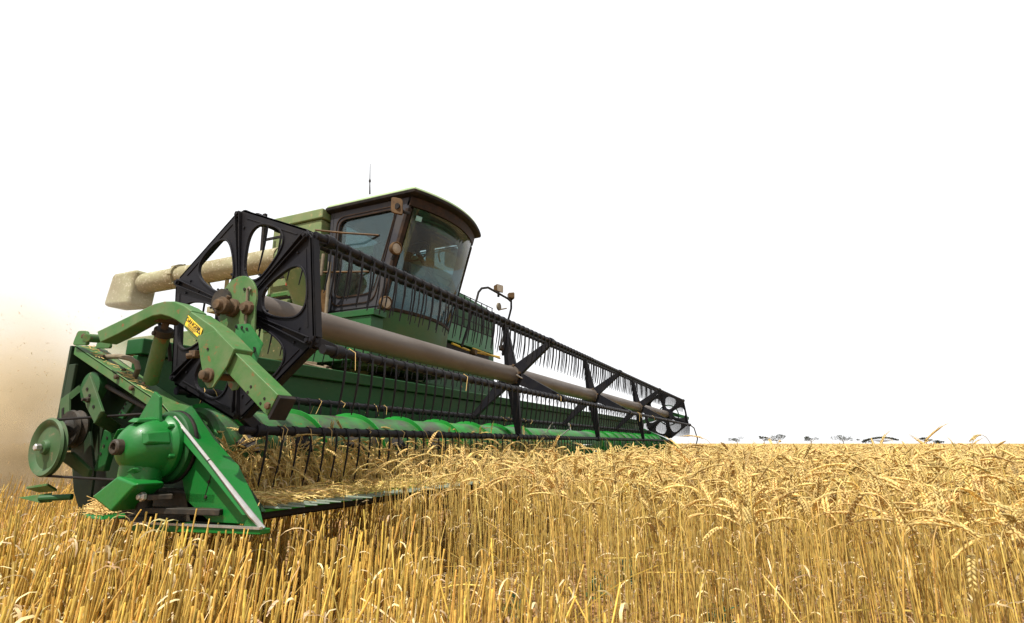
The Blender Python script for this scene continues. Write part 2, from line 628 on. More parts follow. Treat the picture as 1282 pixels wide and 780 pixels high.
# chaff lying on the rail
cs = MB()
rs = random.Random(9)
for i in range(70):
    u, w = rs.random(), rs.uniform(0.15, 0.9)
    p = railO[0].lerp(railO[1], u).lerp(railI[0].lerp(railI[1], u), w) + Vector((0, 0, 0.003))
    d = Vector((rs.gauss(0, 1), rs.gauss(0, 1), 0)).normalized() * rs.uniform(0.005, 0.03)
    d.z = d.y * (railO[0].z - railO[1].z) / (railO[0].y - railO[1].y)
    cs.tube([p - d, p + d], 0.0014, 4)
part(cs, 'caught_chaff', 'straw_paint', rail, 0)['kind'] = 'stuff'
# inner side sheet, closing the end of the trough
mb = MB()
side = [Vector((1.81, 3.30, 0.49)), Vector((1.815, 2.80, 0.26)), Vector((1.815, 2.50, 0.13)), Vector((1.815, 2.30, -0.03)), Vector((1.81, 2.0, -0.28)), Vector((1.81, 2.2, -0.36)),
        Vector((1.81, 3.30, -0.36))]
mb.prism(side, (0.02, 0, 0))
part(mb, 'header_end_sheet', 'shaded_green', bevel=0)
# rear plate of the end frame
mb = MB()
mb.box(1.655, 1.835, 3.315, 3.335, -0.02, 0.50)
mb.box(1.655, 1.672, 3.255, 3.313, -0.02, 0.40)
part(mb, 'end_frame_plate', 'shaded_green')

# divider: sloped bright top, vertical outer sheet, steel wear strip, steel tip
T = P(330, 662, X=1.68)
ridge = [P(219, 523, X=1.655), P(262, 577, X=1.655), P(316, 646, X=1.662), P(331, 662, X=1.68)]
inner = [P(240, 507, X=1.80), P(268, 550, X=1.80), P(299, 583, X=1.79), P(326, 640, X=1.72)]
mb = MB()
vs = ridge + inner
mb.add(vs, [(0, 1, 5, 4), (1, 2, 6, 5), (2, 3, 7, 6)])
vs2 = [p + Vector((0, 0, -0.012)) for p in vs]
mb.add(vs2, [(4, 5, 1, 0), (5, 6, 2, 1), (6, 7, 3, 2)])
div = part(mb, 'crop_divider', 'green', bevel=0)
mb = MB()
outer_sheet = [P(217, 521, X=1.70), P(259, 575, X=1.70), P(313, 644, X=1.70), P(318, 657, X=1.70), P(288, 655, X=1.70),
               P(238, 653, X=1.70), P(228, 600, X=1.70), P(212, 560, X=1.70), P(205, 527, X=1.70)]
mb.prism(outer_sheet, (0.006, 0, 0))
part(mb, 'outer_sheet', 'green', div, 0.002)
mb = MB()
low = [P(209, 529, X=1.645), P(256, 585, X=1.645), P(303, 645, X=1.652)]
mb.loft(ridge[:3] + low[::-1], [p + Vector((0.008, 0, 0.0)) for p in ridge[:3] + low[::-1]])
part(mb, 'folded_lip', 'green', div, 0.002)
mb = MB()
mb.tube([ridge[0] + Vector((-0.002, 0, 0.002)), ridge[1] + Vector((-0.002, 0, 0.002))], 0.0075, 8)
mb.tube([ridge[1].lerp(ridge[2], 0.02) + Vector((-0.002, 0, 0.002)), ridge[2] + Vector((-0.004, 0, 0.002)), T], [0.0075, 0.012, 0.009], 8)
part(mb, 'wear_strip', 'steel', div, 0)
mb = MB()
tipbase = [P(312, 640, X=1.66), P(322, 634, X=1.74), P(325, 655, X=1.76), P(303, 662, X=1.67)]
mb.add(tipbase + [T + Vector((-0.01, -0.012, 0))], [(0, 1, 4), (1, 2, 4), (2, 3, 4), (3, 0, 4), (3, 2, 1, 0)])
part(mb, 'divider_tip', 'green', div, 0.003)
# seam line / bolts on outer sheet
pieces('bolt', 'grease', div, [MB().lathe(P(px, py, X=1.699), (-1, 0, 0), [(0, 0.007), (0.005, 0.006)], 8) for px, py in ((262, 603), (258, 622))])
mb = MB()
mb.tube([P(266, 590, X=1.70), P(256, 624, X=1.70)], 0.0025, 6)
part(mb, 'sheet_seam', 'black_trim', div, 0)

# skid runner along the bottom
mb = MB()
s0, s1 = P(165, 654, X=1.63), P(326, 663, X=1.66)
mb.loft([s0, s0 + Vector((0.16, 0, 0)), s0 + Vector((0.16, 0, -0.035)), s0 + Vector((0, 0, -0.035))],
        [s1, s1 + Vector((0.05, 0, 0)), s1 + Vector((0.05, 0, -0.02)), s1 + Vector((0, 0, -0.02))])
skid = part(mb, 'skid_runner', 'green', bevel=0.004)
mb = MB()
mb.loft([s0 + Vector((-0.006, 0, 0.005)), s0 + Vector((0.01, 0, 0.005)), s0 + Vector((0.01, 0, -0.004)), s0 + Vector((-0.006, 0, -0.004))],
        [p + s1 - s0 + Vector((0, 0, 0.004)) for p in (s0 + Vector((-0.006, 0, 0.005)), s0 + Vector((0.01, 0, 0.005)), s0 + Vector((0.01, 0, -0.004)), s0 + Vector((-0.006, 0, -0.004)))])
part(mb, 'wear_strip', 'steel', skid, 0)

# ------------------------------------------------------------------ knife drive gearbox
gc = Vector((0, 2.455, -0.015))
mb = MB()
mb.lathe((1.65, gc.y, gc.z), (-1, 0, 0),
         [(0.0, 0.135), (0.025, 0.138), (0.035, 0.132), (0.045, 0.122), (0.06, 0.119), (0.09, 0.117), (0.12, 0.108), (0.145, 0.094), (0.165, 0.074), (0.178, 0.054), (0.184, 0.036)], 44)
# pads cast on the housing
for a in (0.5, 1.65, 2.8, 4.3):
    d = Vector((0, math.cos(a), math.sin(a)))
    u = Vector((0, -math.sin(a), math.cos(a)))
    c = Vector((1.555, gc.y, gc.z)) + d * 0.100
    mb.loft([c + u * 0.035 + Vector((0.05, 0, 0)), c - u * 0.035 + Vector((0.05, 0, 0)), c - u * 0.03 + Vector((-0.07, 0, 0)), c + u * 0.03 + Vector((-0.07, 0, 0))],
            [c + d * 0.025 + u * 0.028 + Vector((0.04, 0, 0)), c + d * 0.025 - u * 0.028 + Vector((0.04, 0, 0)), c + d * 0.018 - u * 0.022 + Vector((-0.05, 0, 0)), c + d * 0.018 + u * 0.022 + Vector((-0.05, 0, 0))])
gear = part(mb, 'knife_drive_gearbox', 'green', bevel=0.008)
mb = MB()
mb.lathe((1.472, gc.y, gc.z), (-1, 0, 0), [(0, 0.032), (0.03, 0.032), (0.036, 0.026), (0.036, 0.018), (0.02, 0.016)], 20)
part(mb, 'shaft_cap', 'grease', gear, 0)
mb = MB()
mb.lathe((1.69, gc.y, gc.z), (-1, 0, 0), [(0, 0.10), (0.004, 0.155), (0.03, 0.155), (0.034, 0.15), (0.036, 0.145)], 44)
part(mb, 'drive_pulley', 'dark_green', gear, 0)
pieces('bolt', 'green', gear, [MB().lathe(Vector((1.616, gc.y + 0.127 * math.cos(a + 0.3), gc.z + 0.127 * math.sin(a + 0.3))), (-1, 0, 0), [(0, 0.011), (0.02, 0.010), (0.024, 0.006)], 8)
                               for a in np.linspace(0, 2 * math.pi, 7)[:-1]])
# neck and foot
mb = MB()
def circ(c, r, n=20, ry=None):
    return [Vector(c) + Vector((r * math.cos(2 * math.pi * k / n), (ry or r) * math.sin(2 * math.pi * k / n), 0)) for k in range(n)]
mb.loft(circ((1.565, gc.y, gc.z - 0.06), 0.080), circ((1.565, gc.y, gc.z - 0.15), 0.082))
mb.loft(circ((1.565, gc.y, gc.z - 0.15), 0.092), circ((1.565, gc.y, gc.z - 0.172), 0.088))
part(mb, 'gearbox_neck', 'green', gear, 0.006)
foot = [P(146, 596, X=1.47), P(172, 606, X=1.47), P(160, 618, X=1.47), P(138, 642, X=1.47), P(113, 622, X=1.47)]
mb = MB()
mb.prism(foot, (0.12, 0, 0))
part(mb, 'gearbox_foot', 'green', gear, 0.012)
mb = MB()
mb.lathe((1.58, gc.y - 0.03, gc.z - 0.172), (0, 0, -1), [(0, 0.045), (0.015, 0.045), (0.02, 0.03), (0.10, 0.03), (0.105, 0.05), (0.125, 0.05)], 20)
mb.bar((1.58, gc.y - 0.03, gc.z - 0.255), (1.70, 2.1, gc.z - 0.26), 0.05, 0.025)
mb.bar((1.57, gc.y - 0.14, gc.z - 0.20), (1.70, gc.y + 0.10, gc.z - 0.20), 0.09, 0.022)
part(mb, 'knife_arm', 'grease', gear, 0.004)
mb = MB()
mb.lathe((1.53, gc.y - 0.10, gc.z - 0.195), (-1, 0, 0), [(0, 0.02), (0.015, 0.02), (0.017, 0.012), (0.028, 0.012)], 6)
part(mb, 'bolt', 'steel', gear, 0.002)
mb = MB()
mb.box(1.70, 1.80, 2.15, 2.95, -0.33, -0.20)
part(mb, 'knife_head_housing', 'grease', gear, 0.01)
# fin bracket above the gearbox
mb = MB()
mb.prism([P(171, 528, X=1.58), P(193, 490, X=1.58), P(200, 497, X=1.58), P(200, 527, X=1.58), P(195, 533, X=1.58), P(176, 534, X=1.58)], (0.012, 0, 0))
mb.prism([P(200, 497, X=1.58), P(200, 527, X=1.58), P(203, 530, X=1.62), P(203, 500, X=1.62)], (0, 0.006, 0))
part(mb, 'fin_bracket', 'green', gear, 0.002)

# ------------------------------------------------------------------ belt drive at the rear of the end frame
pc = P(55, 560, X=1.52)
mb = MB()
mb.lathe((1.555, pc.y, pc.z), (-1, 0, 0), [(0, 0.10), (0.0, 0.125), (0.006, 0.134), (0.014, 0.122), (0.024, 0.136), (0.034, 0.128), (0.030, 0.115), (0.018, 0.10), (0.020, 0.06), (0.026, 0.035), (0.038, 0.032), (0.043, 0.028)], 44)
pul = part(mb, 'drive_pulley', 'dusty_green', bevel=0)
mb = MB()
mb.lathe((1.505, pc.y, pc.z), (-1, 0, 0), [(0, 0.016), (0.02, 0.016), (0.024, 0.012)], 6)
part(mb, 'hub_nut', 'steel', pul, 0)
ic = P(93, 537, X=1.62)
mb = MB()
mb.lathe((1.64, ic.y, ic.z), (-1, 0, 0), [(0, 0.03), (0, 0.085), (0.01, 0.09), (0.025, 0.07), (0.04, 0.09), (0.05, 0.085), (0.048, 0.05), (0.06, 0.03), (0.065, 0.02)], 32)
part(mb, 'idler_pulley', 'grease', bevel=0)
mb = MB()
mb.lathe(P(123, 486, X=1.72), (-1, 0, 0), [(0, 0.05), (0.0, 0.075), (0.04, 0.08), (0.045, 0.06)], 28)
part(mb, 'idler_pulley', 'dark_green', bevel=0)
# belt (twisted flat belt running round the big pulley to the gearbox pulley)
mb = MB()
def belt_pts(x):
    pts = arc((x, pc.y, pc.z), 0.134, 0.134, (0, 0, 1), (0, 1, 0), 0.2, math.pi - 0.1, 14)
    pts += arc((1.69, gc.y, gc.z), 0.16, 0.16, (0, 0, -1), (0, -1, 0), 0.1, math.pi - 0.1, 14)
    return pts
bp_ = belt_pts(1.537)
loop = bp_ + [bp_[0]]
vs, fs = [], []
for p in bp_:
    vs += [p + Vector((-0.008, 0, 0)), p + Vector((0.008, 0, 0))]
nb = len(bp_)
for i in range(nb):
    j = (i + 1) % nb
    fs.append((2 * i, 2 * i + 1, 2 * j + 1, 2 * j))
mb.add(vs, fs)
bo = part(mb, 'drive_belt', 'black_trim', bevel=0)
sm = bo.modifiers.new('thickness', 'SOLIDIFY')
sm.thickness = 0.01
# slotted upright plate
mb = MB()
u_out = [P(76, 505, X=1.63), P(85, 494, X=1.63), P(86, 560, X=1.63), P(84, 566, X=1.63), P(71, 568, X=1.63)]
mb.prism([P(75, 500, X=1.63), P(86, 492, X=1.63), P(86, 564, X=1.63), P(72, 566, X=1.63)], (0.012, 0, 0))
mb.prism([P(86, 492, X=1.63), P(101, 480, X=1.70), P(103, 486, X=1.70), P(87, 500, X=1.63)], (0.01, 0, 0))
mb.prism([P(72, 566, X=1.63), P(88, 566, X=1.63), P(112, 588, X=1.68), P(108, 600, X=1.68), P(75, 576, X=1.63)], (0.02, 0, 0))
br = part(mb, 'slotted_bracket', 'dusty_green', bevel=0.003)
mb = MB()
mb.prism([P(77, 512, X=1.627), P(79.5, 510, X=1.627), P(79, 545, X=1.627), P(76.5, 546, X=1.627)], (0.004, 0, 0))
part(mb, 'slot', 'black_trim', br, 0)
# bent plate with holes
mb = MB()
mb.prism([P(102, 488, X=1.55), P(112, 469, X=1.55), P(128, 515, X=1.55), P(118, 530, X=1.55), P(108, 510, X=1.55)], (0.012, 0, 0))
mb.prism([P(128, 515, X=1.55), P(118, 530, X=1.55), P(146, 546, X=1.75), P(152, 532, X=1.75)], (0, 0.01, 0.003))
hb = part(mb, 'belt_guard_bracket', 'dusty_green', bevel=0.002)
pieces('bolt_hole', 'black_trim', hb, [MB().lathe(P(px, py, X=1.548), (-1, 0, 0), [(0, 0.008), (0.002, 0.0075)], 10) for px, py in ((109, 487), (112, 495), (117, 509))])
mb = MB()
mb.lathe(P(111.5, 500.5, X=1.55), (-1, 0, 0), [(0, 0.014), (0.012, 0.014), (0.014, 0.008), (0.03, 0.008)], 6)
part(mb, 'bolt', 'grease', hb, 0.001)
# drilled channel strut + lower sheet pieces
mb = MB()
mb.prism([P(130, 538, X=1.70), P(143, 542, X=1.70), P(129, 590, X=1.70), P(117, 590, X=1.70)], (0.03, 0, 0))
ch = part(mb, 'drilled_strut', 'dark_green', bevel=0.004)
pieces('bolt_hole', 'black_trim', ch, [MB().lathe(P(px, py, X=1.698), (-1, 0, 0), [(0, 0.007), (0.002, 0.0065)], 10) for px, py in ((134, 548), (130, 558), (126, 568))])
mb = MB()
mb.prism([P(158, 502, X=1.74), P(166, 506, X=1.74), P(153, 525, X=1.74), P(146, 522, X=1.74)], (0.02, 0, 0))
ch = part(mb, 'drilled_strut', 'dark_green', bevel=0.004)
pieces('bolt_hole', 'black_trim', ch, [MB().lathe(P(px, py, X=1.738), (-1, 0, 0), [(0, 0.006), (0.002, 0.0055)], 10) for px, py in ((157, 506), (154, 511), (151, 516))])
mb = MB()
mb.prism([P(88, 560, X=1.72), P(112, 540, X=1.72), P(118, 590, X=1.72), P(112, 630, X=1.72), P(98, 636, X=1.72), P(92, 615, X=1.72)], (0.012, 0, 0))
part(mb, 'lower_side_sheet', 'shaded_green', bevel=0.002)
# shaft along the end frame
mb = MB()
mb.tube([P(127, 480, X=1.72), P(185, 512, X=1.70)], 0.011, 10)
part(mb, 'drive_shaft', 'grease', bevel=0)
# trailing stubble shoe at the left: thin prong with a flat tip
mb = MB()
mb.tube([P(90, 622, X=1.62), P(50, 624, X=1.55)], 0.014, 10)
shoe = part(mb, 'trailing_prong', 'dark_green', bevel=0)
mb = MB()
a, b, c = P(50, 619, X=1.55), P(50, 630, X=1.55), P(22, 623, X=1.50)
mb.add([a, b, c, a + Vector((0.05, 0, 0.004)), b + Vector((0.05, 0, 0)), c + Vector((0.02, 0, 0))],
       [(0, 1, 2), (3, 5, 4), (0, 2, 5, 3), (1, 4, 5, 2), (0, 3, 4, 1)])
part(mb, 'prong_tip', 'faded_green', shoe, 0.002)
mb = MB()
mb.prism([P(33, 609, X=1.62), P(60, 605, X=1.62), P(72, 612, X=1.68), P(50, 614, X=1.66)], (0.0, 0.0, -0.012))
part(mb, 'bent_flap', 'faded_green', shoe, 0.002)
# chaff heaped on the ledge
mb = MB()
mb.prism([P(102, 648, X=1.56), P(127, 651, X=1.54), P(127, 646, X=1.55), P(104, 643, X=1.57)], (0.1, 0, 0))
ledge = part(mb, 'ledge', 'green', bevel=0.003)
mb = MB()
hp = [P(103, 643, X=1.57), P(126, 647, X=1.55), P(131, 640, X=1.57), P(118, 624, X=1.62), P(106, 634, X=1.62)]
hc0 = sum(hp, Vector()) / 5
for i in range(260):
    a_, b_ = random.choice(hp), random.choice(hp)
    p = a_.lerp(b_, random.random()).lerp(hc0, random.random() * 0.7) + Vector((random.uniform(-0.01, 0.07), 0, random.uniform(-0.015, 0.012)))
    d = Vector((random.gauss(0, 1), random.gauss(0, 1), random.gauss(0, 0.4))).normalized() * random.uniform(0.012, 0.045)
    mb.tube([p - d, p + d], 0.0016, 4)
part(mb, 'caught_chaff', 'straw_paint', ledge, 0)

# ------------------------------------------------------------------ reel arm (near end)
AX = 1.58
armTop = [P(121, 415, X=AX), P(148, 402, X=AX), P(175, 389, X=AX), P(193, 380, X=AX), P(205, 377, X=AX), P(218, 377, X=AX), P(230, 382, X=AX), P(240, 389, X=AX)]
armBot = [P(125, 429, X=AX), P(150, 417, X=AX), P(175, 403, X=AX), P(190, 396, X=AX), P(201, 394, X=AX), P(212, 397, X=AX), P(220, 401, X=AX), P(230, 408, X=AX)]
AW = Vector((0.078, 0, 0))
mb = MB()
vs, fs = [], []
for a, b in zip(armTop, armBot):
    vs += [a, b, b + AW, a + AW]
for i in range(len(armTop) - 1):
    q = i * 4
    for k in range(4):
        k2 = (k + 1) % 4
        fs.append((q + k, q + k2, q + 4 + k2, q + 4 + k))
fs += [(0, 1, 2, 3), tuple(len(vs) - 4 + k for k in range(4))[::-1]]
mb.add(vs, fs)
arm = part(mb, 'reel_arm', 'faded_green', bevel=0.006)
mb = MB()
s2 = [P(238.5, 389.5, X=AX - 0.012), P(267, 409, X=AX - 0.012), P(293, 436, X=AX - 0.012), P(283, 459, X=AX - 0.012), P(247, 428, X=AX - 0.012), P(229, 409, X=AX - 0.012)]
mb.prism(s2, (0.10, 0, 0))
part(mb, 'arm_sleeve', 'faded_green', arm, 0.006)
mb = MB()
gus = [P(247, 420, X=AX - 0.02), P(251, 453, X=AX - 0.02), P(256, 480, X=AX - 0.02), P(260, 486, X=AX - 0.02), P(266, 485, X=AX - 0.02), P(284, 458, X=AX - 0.02), P(293, 437, X=AX - 0.02), P(270, 414, X=AX - 0.02)]
mb.prism(gus, (0.008, 0, 0))
mb.prism(shift(gus[1:6], (0.112, 0, 0)), (0.008, 0, 0))
part(mb, 'gusset_plate', 'faded_green', arm, 0.002)
mb = MB()
mb.lathe(P(262, 470, X=AX - 0.021), (-1, 0, 0), [(0, 0.03), (0.012, 0.03), (0.014, 0.02), (0.035, 0.019), (0.038, 0.012)], 16)
mb.tube([P(262, 470, X=AX - 0.02), P(262, 470, X=AX - 0.02) + Vector((0.16, 0, 0))], 0.015, 10)
part(mb, 'pivot_pin', 'rust', arm, 0)
mb = MB()
b1 = [P(294, 441, X=AX), P(348, 494, X=AX), P(334, 521, X=AX), P(281, 463, X=AX)]
mb.prism(b1, (0.074, 0, 0))
part(mb, 'sliding_beam', 'faded_green', arm, 0.004)
e = [P(348.6, 494.5, X=AX - 0.002), P(334.5, 522, X=AX - 0.002)]
mb = MB()
dv = Vector((0, -0.012, -0.012))
mb.loft([e[0], e[1], e[1] + Vector((0.08, 0, 0)), e[0] + Vector((0.08, 0, 0))], [p + dv for p in (e[0], e[1], e[1] + Vector((0.08, 0, 0)), e[0] + Vector((0.08, 0, 0)))])
part(mb, 'end_cap', 'black_trim', arm, 0.002)
pieces('bolt_hole', 'black_trim', arm, [MB().lathe(P(px, py, X=AX - 0.001 if px > 290 else AX - 0.022), (-1, 0, 0), [(0, 0.006), (0.0015, 0.0055)], 10)
                                        for px, py in ((314, 484), (310, 491), (331, 499), (326, 505), (260, 437))])
mb = MB()
mb.lathe(P(336, 508, X=AX), (-1, 0, 0), [(0, 0.014), (0.01, 0.014), (0.012, 0.008)], 6)
part(mb, 'bolt', 'rust', arm, 0)
# spike with a cotter under the sleeve
mb = MB()
mb.tube([P(233, 446, X=1.54), P(251, 444, X=1.58)], 0.012, 8)
mb.box(1.55, 1.59, P(243, 440, X=1.56).y - 0.02, P(243, 440, X=1.56).y + 0.02, P(243, 447, X=1.56).z, P(243, 439, X=1.56).z)
part(mb, 'stop_pin', 'rust', arm, 0.002)
# warning decal on the arm
dq = [P(236, 395, X=AX - 0.0145), P(254, 412, X=AX - 0.0145), P(250, 424, X=AX - 0.0145), P(232, 407, X=AX - 0.0145)]
mb = MB()
mb.prism(dq, (-0.002, 0, 0))
dec = part(mb, 'warning_decal', 'decal_yellow', arm, 0)
def text_on(name, txt, origin, xdir, ydir, size, material, parent, lift=0.0012):
    cu = bpy.data.curves.new(name, 'FONT')
    cu.body = txt
    cu.size = size
    cu.align_x = 'CENTER'
    cu.align_y = 'CENTER'
    cu.extrude = 0.0005
    t = bpy.data.objects.new(name, cu)
    COL.objects.link(t)
    xd = Vector(xdir).normalized()
    zd = xd.cross(Vector(ydir)).normalized()
    yd = zd.cross(xd)
    mw = Matrix(((xd.x, yd.x, zd.x, 0), (xd.y, yd.y, zd.y, 0), (xd.z, yd.z, zd.z, 0), (0, 0, 0, 1)))
    bpy.context.view_layer.update()
    dg = bpy.context.evaluated_depsgraph_get()
    me = bpy.data.meshes.new_from_object(t.evaluated_get(dg))
    bpy.data.objects.remove(t)
    me.transform(Matrix.Translation(Vector(origin) + zd * lift + Vector((0, 0, H))) @ mw)
    me.materials.clear()
    me.materials.append(M[material])
    o = bpy.data.objects.new(name, me)
    COL.objects.link(o)
    o.parent = parent
    o.matrix_parent_inverse = Matrix.Translation(-world_loc(ROOT)) if parent is ROOT else Matrix.Identity(4)
    return o
dcx = (dq[0] + dq[1] + dq[2] + dq[3]) / 4
dxd = (dq[1] - dq[0])
dyd = (dq[0] - dq[3])
wd = dxd.length
tx = text_on('decal_lettering', 'DANGER', (0, 0, 0), dxd, dyd, 0.026, 'decal_black', dec)
bpy.data.objects.remove(tx)


def flat_text(txt, centre, dxd, dyd, size, name, parent):
    """lettering as a thin mesh lying on the decal"""
    tx = text_on(name, txt, Vector(centre) + Vector((-0.0022, 0, 0)), dxd, dyd, size, 'decal_black', arm, 0.0006)
    return tx


flat_text('DANGER', dcx + dxd * -0.10 + dyd * 0.15, dxd, dyd, 0.0265, 'decal_lettering', dec)
mb = MB()
tc_ = dcx + dxd * 0.36 + dyd * 0.12 + Vector((-0.0022, 0, 0))
dn, yn = dxd.normalized(), dyd.normalized()
tri = [tc_ - dn * 0.015 - yn * 0.012, tc_ + dn * 0.015 - yn * 0.012, tc_ + yn * 0.016]
tri2 = [tc_ - dn * 0.007 - yn * 0.0075, tc_ + dn * 0.007 - yn * 0.0075, tc_ + yn * 0.006]
mb.ring(tri, tri2, (-0.0006, 0, 0))
part(mb, 'decal_triangle', 'decal_black', arm, 0)
mb = MB()
for k in range(3):
    a0 = dcx - dxd * 0.33 - dyd * (0.16 + 0.13 * k) + Vector((-0.0022, 0, 0))
    a1 = a0 + dxd * (0.62 - 0.1 * k)
    mb.bar(a0, a1, 0.0008, 0.0022, up=dyd)
part(mb, 'decal_small_print', 'decal_black', arm, 0)
# rear pivot of the arm
mb = MB()
mb.prism(fillet([P(90, 432, X=1.64), P(97, 414, X=1.64), P(109, 414, X=1.64), P(109, 432, X=1.64)], 0.02), (0.014, 0, 0))
mb.prism(fillet(shift([P(90, 432, X=1.64), P(97, 414, X=1.64), P(109, 414, X=1.64), P(109, 432, X=1.64)], (0.11, 0, 0)), 0.02), (0.014, 0, 0))
mb.tube([P(108, 423, X=1.63), P(124, 424, X=1.71)], 0.022, 12)
pv = part(mb, 'arm_pivot', 'faded_green', bevel=0.003)
mb = MB()
mb.lathe(P(105.5, 421, X=1.638), (-1, 0, 0), [(0, 0.014), (0.008, 0.014), (0.012, 0.008)], 6)
part(mb, 'bolt', 'rust', pv, 0)
# lift cylinder
c0, c1 = P(188, 479, X=1.74), P(204, 419, X=1.68)
ctop = P(209, 399, X=1.67)
mb = MB()
mb.tube([c0, c1], 0.034, 18)
cyl = part(mb, 'lift_cylinder', 'faded_green', bevel=0.003)
mb = MB()
mb.tube([c1 - (c1 - c0).normalized() * 0.005, c1 + (c1 - c0).normalized() * 0.03], 0.042, 14)
mb.lathe(c1 + Vector((-0.05, 0, 0)), (1, 0, 0), [(0, 0.012), (0.1, 0.012)], 8)
part(mb, 'gland_nut', 'grease', cyl, 0.003)
mb = MB()
mb.tube([c1, ctop], 0.016, 10)
mb.lathe(ctop + Vector((-0.05, 0, 0)), (1, 0, 0), [(0, 0.025), (0.1, 0.025)], 12)
part(mb, 'piston_rod', 'rust', cyl, 0)
mb = MB()
mb.tube([P(205, 402, X=1.70), P(196, 396, X=1.70), P(201, 408, X=1.72), P(212, 432, X=1.78), P(213, 452, X=1.80)], 0.009, 8)
part(mb, 'hydraulic_hose', 'black_trim', bevel=0)
mb = MB()
pts = [P(131, 447, X=1.74), P(150, 446, X=1.72), P(163, 449, X=1.72), P(171, 454, X=1.72), P(173, 462, X=1.72), P(169, 472, X=1.74)]
mb.tube(pts, 0.013, 10)
part(mb, 'hydraulic_hose', 'hose', bevel=0)
mb = MB()
mb.tube([P(138, 450, X=1.77), P(168, 470, X=1.77)], 0.010, 8)
part(mb, 'steel_pipe', 'faded_green', bevel=0)

# ------------------------------------------------------------------ reel
RA = Vector((0, 2.384, 0.652))          # reel axis (y, z)
RR = 0.561
XR0, XR1 = 1.89, 13.85
mb = MB()
mb.tube([(XR0 + 0.01, RA.y, RA.z + 0.02), (XR1, RA.y, RA.z + 0.02)], 0.083, 28)
for x in (5.11, 7.84, 10.83):
    mb.lathe((x - 0.03, RA.y, RA.z + 0.02), (1, 0, 0), [(0, 0.083), (0, 0.095), (0.06, 0.095), (0.06, 0.083)], 28)
reel = part(mb, 'reel', 'tube', bevel=0)
BAT_OFF = [(0, -0.02), (0, -0.008), (0.0, -0.008), (-0.03, -0.028), (0, -0.045), (0, -0.045)]


def vert(k, r=RR):
    a = R_(22 + 60 * k)
    return Vector((0, RA.y + r * math.cos(a), RA.z + r * math.sin(a)))


def bat_pos(k):
    v = vert(k, RR - 0.01)
    return Vector((0, v.y + BAT_OFF[k][0], v.z + BAT_OFF[k][1]))


def hex_plate(x, thick=0.012, flip=1):
    """six riveted sectors, each with an egg-shaped opening, raised seams, a folded rim"""
    b = MB()
    apo = RR * math.cos(R_(30))
    for k in range(6):
        a0, am, a1 = R_(22 + 60 * k), R_(52 + 60 * k), R_(82 + 60 * k)
        u = Vector((0, math.cos(am), math.sin(am)))
        w = Vector((0, -math.sin(am), math.cos(am)))
        c = Vector((x, RA.y, RA.z))
        p0 = c + Vector((0, math.cos(a0), math.sin(a0))) * RR
        p1 = c + Vector((0, math.cos(a1), math.sin(a1))) * RR
        # clip the hexagon's corner a little
        q0, q1 = p0.lerp(p1, 0.06), p1.lerp(p0, 0.06)
        r0, r1 = c.lerp(p0, 0.965), c.lerp(p1, 0.965)
        hc = c + u * (0.66 * apo)
        outer_poly = [c, r0, q0, q1, r1]
        N = 44
        oo, ii = [], []
        corners = []
        for p in outer_poly:
            d = p - hc
            corners.append(math.atan2(d.dot(w), d.dot(u)))
        angs = sorted(set([round(-math.pi + 2 * math.pi * i / N, 5) for i in range(N)] + [round(q, 5) for q in corners]))
        for t in angs:
            d = u * math.cos(t) + w * math.sin(t)
            best = None
            m = len(outer_poly)
            for i in range(m):
                A, B = outer_poly[i] - hc, outer_poly[(i + 1) % m] - hc
                A2, B2 = (A.dot(u), A.dot(w)), (B.dot(u), B.dot(w))
                ex, ey = B2[0] - A2[0], B2[1] - A2[1]
                dx, dy = math.cos(t), math.sin(t)
                den = dx * ey - dy * ex
                if abs(den) < 1e-9:
                    continue
                s = (A2[0] * ey - A2[1] * ex) / den
                r = (A2[0] * dy - A2[1] * dx) / den
                if s > 1e-6 and -1e-4 <= r <= 1 + 1e-4:
                    best = s if best is None else min(best, s)
            oo.append(hc + d * best)
            cu_, su = math.cos(t), math.sin(t)
            # superellipse egg: wider towards the rim
            au, aw = (0.126 if cu_ > 0 else 0.158), 0.117 + 0.03 * cu_
            n_ = 2.5
            rr = (abs(cu_ / au) ** n_ + abs(su / aw) ** n_) ** (-1 / n_)
            ii.append(hc + d * rr)
        b.ring(oo, ii, (thick, 0, 0))
        # raised lip round the opening
        lip = [hc + (p - hc) * 1.07 for p in ii]
        b.ring(lip, ii, (-0.007 * flip, 0, 0)) if flip > 0 else b.ring(shift(lip, (thick, 0, 0)), shift(ii, (thick, 0, 0)), (0.007, 0, 0))
        # folded outer flange, set just inside the rim
        b.loft([q0, q1, q1 - u * 0.012, q0 - u * 0.012], [p + Vector((0.05 * flip, 0, 0)) for p in (q0, q1, q1 - u * 0.012, q0 - u * 0.012)])
        # pressed groove line along the rim
        g0, g1 = q0.lerp(q1, 0.1) - u * 0.035, q0.lerp(q1, 0.9) - u * 0.035
        b.loft([g0, g1, g1 - u * 0.006, g0 - u * 0.006], [p + Vector((-0.004 * flip, 0, 0)) for p in (g0, g1, g1 - u * 0.006, g0 - u * 0.006)])
    return b


def hex_seams(x, s=-1):
    b = MB()
    for k in range(6):
        a0 = R_(22 + 60 * k)
        d = Vector((0, math.cos(a0), math.sin(a0)))
        t = Vector((0, -math.sin(a0), math.cos(a0)))
        c = Vector((x, RA.y, RA.z))
        for sg in (-1, 1):
            A = [c + d * 0.15 + t * sg * 0.004, c + d * 0.53 + t * sg * 0.013, c + d * 0.53 + t * sg * 0.018, c + d * 0.15 + t * sg * 0.009]
            b.loft(A, [p + Vector(((0.006 if i in (0, 3) else 0.022) * s, 0, 0)) for i, p in enumerate(A)])
    return b


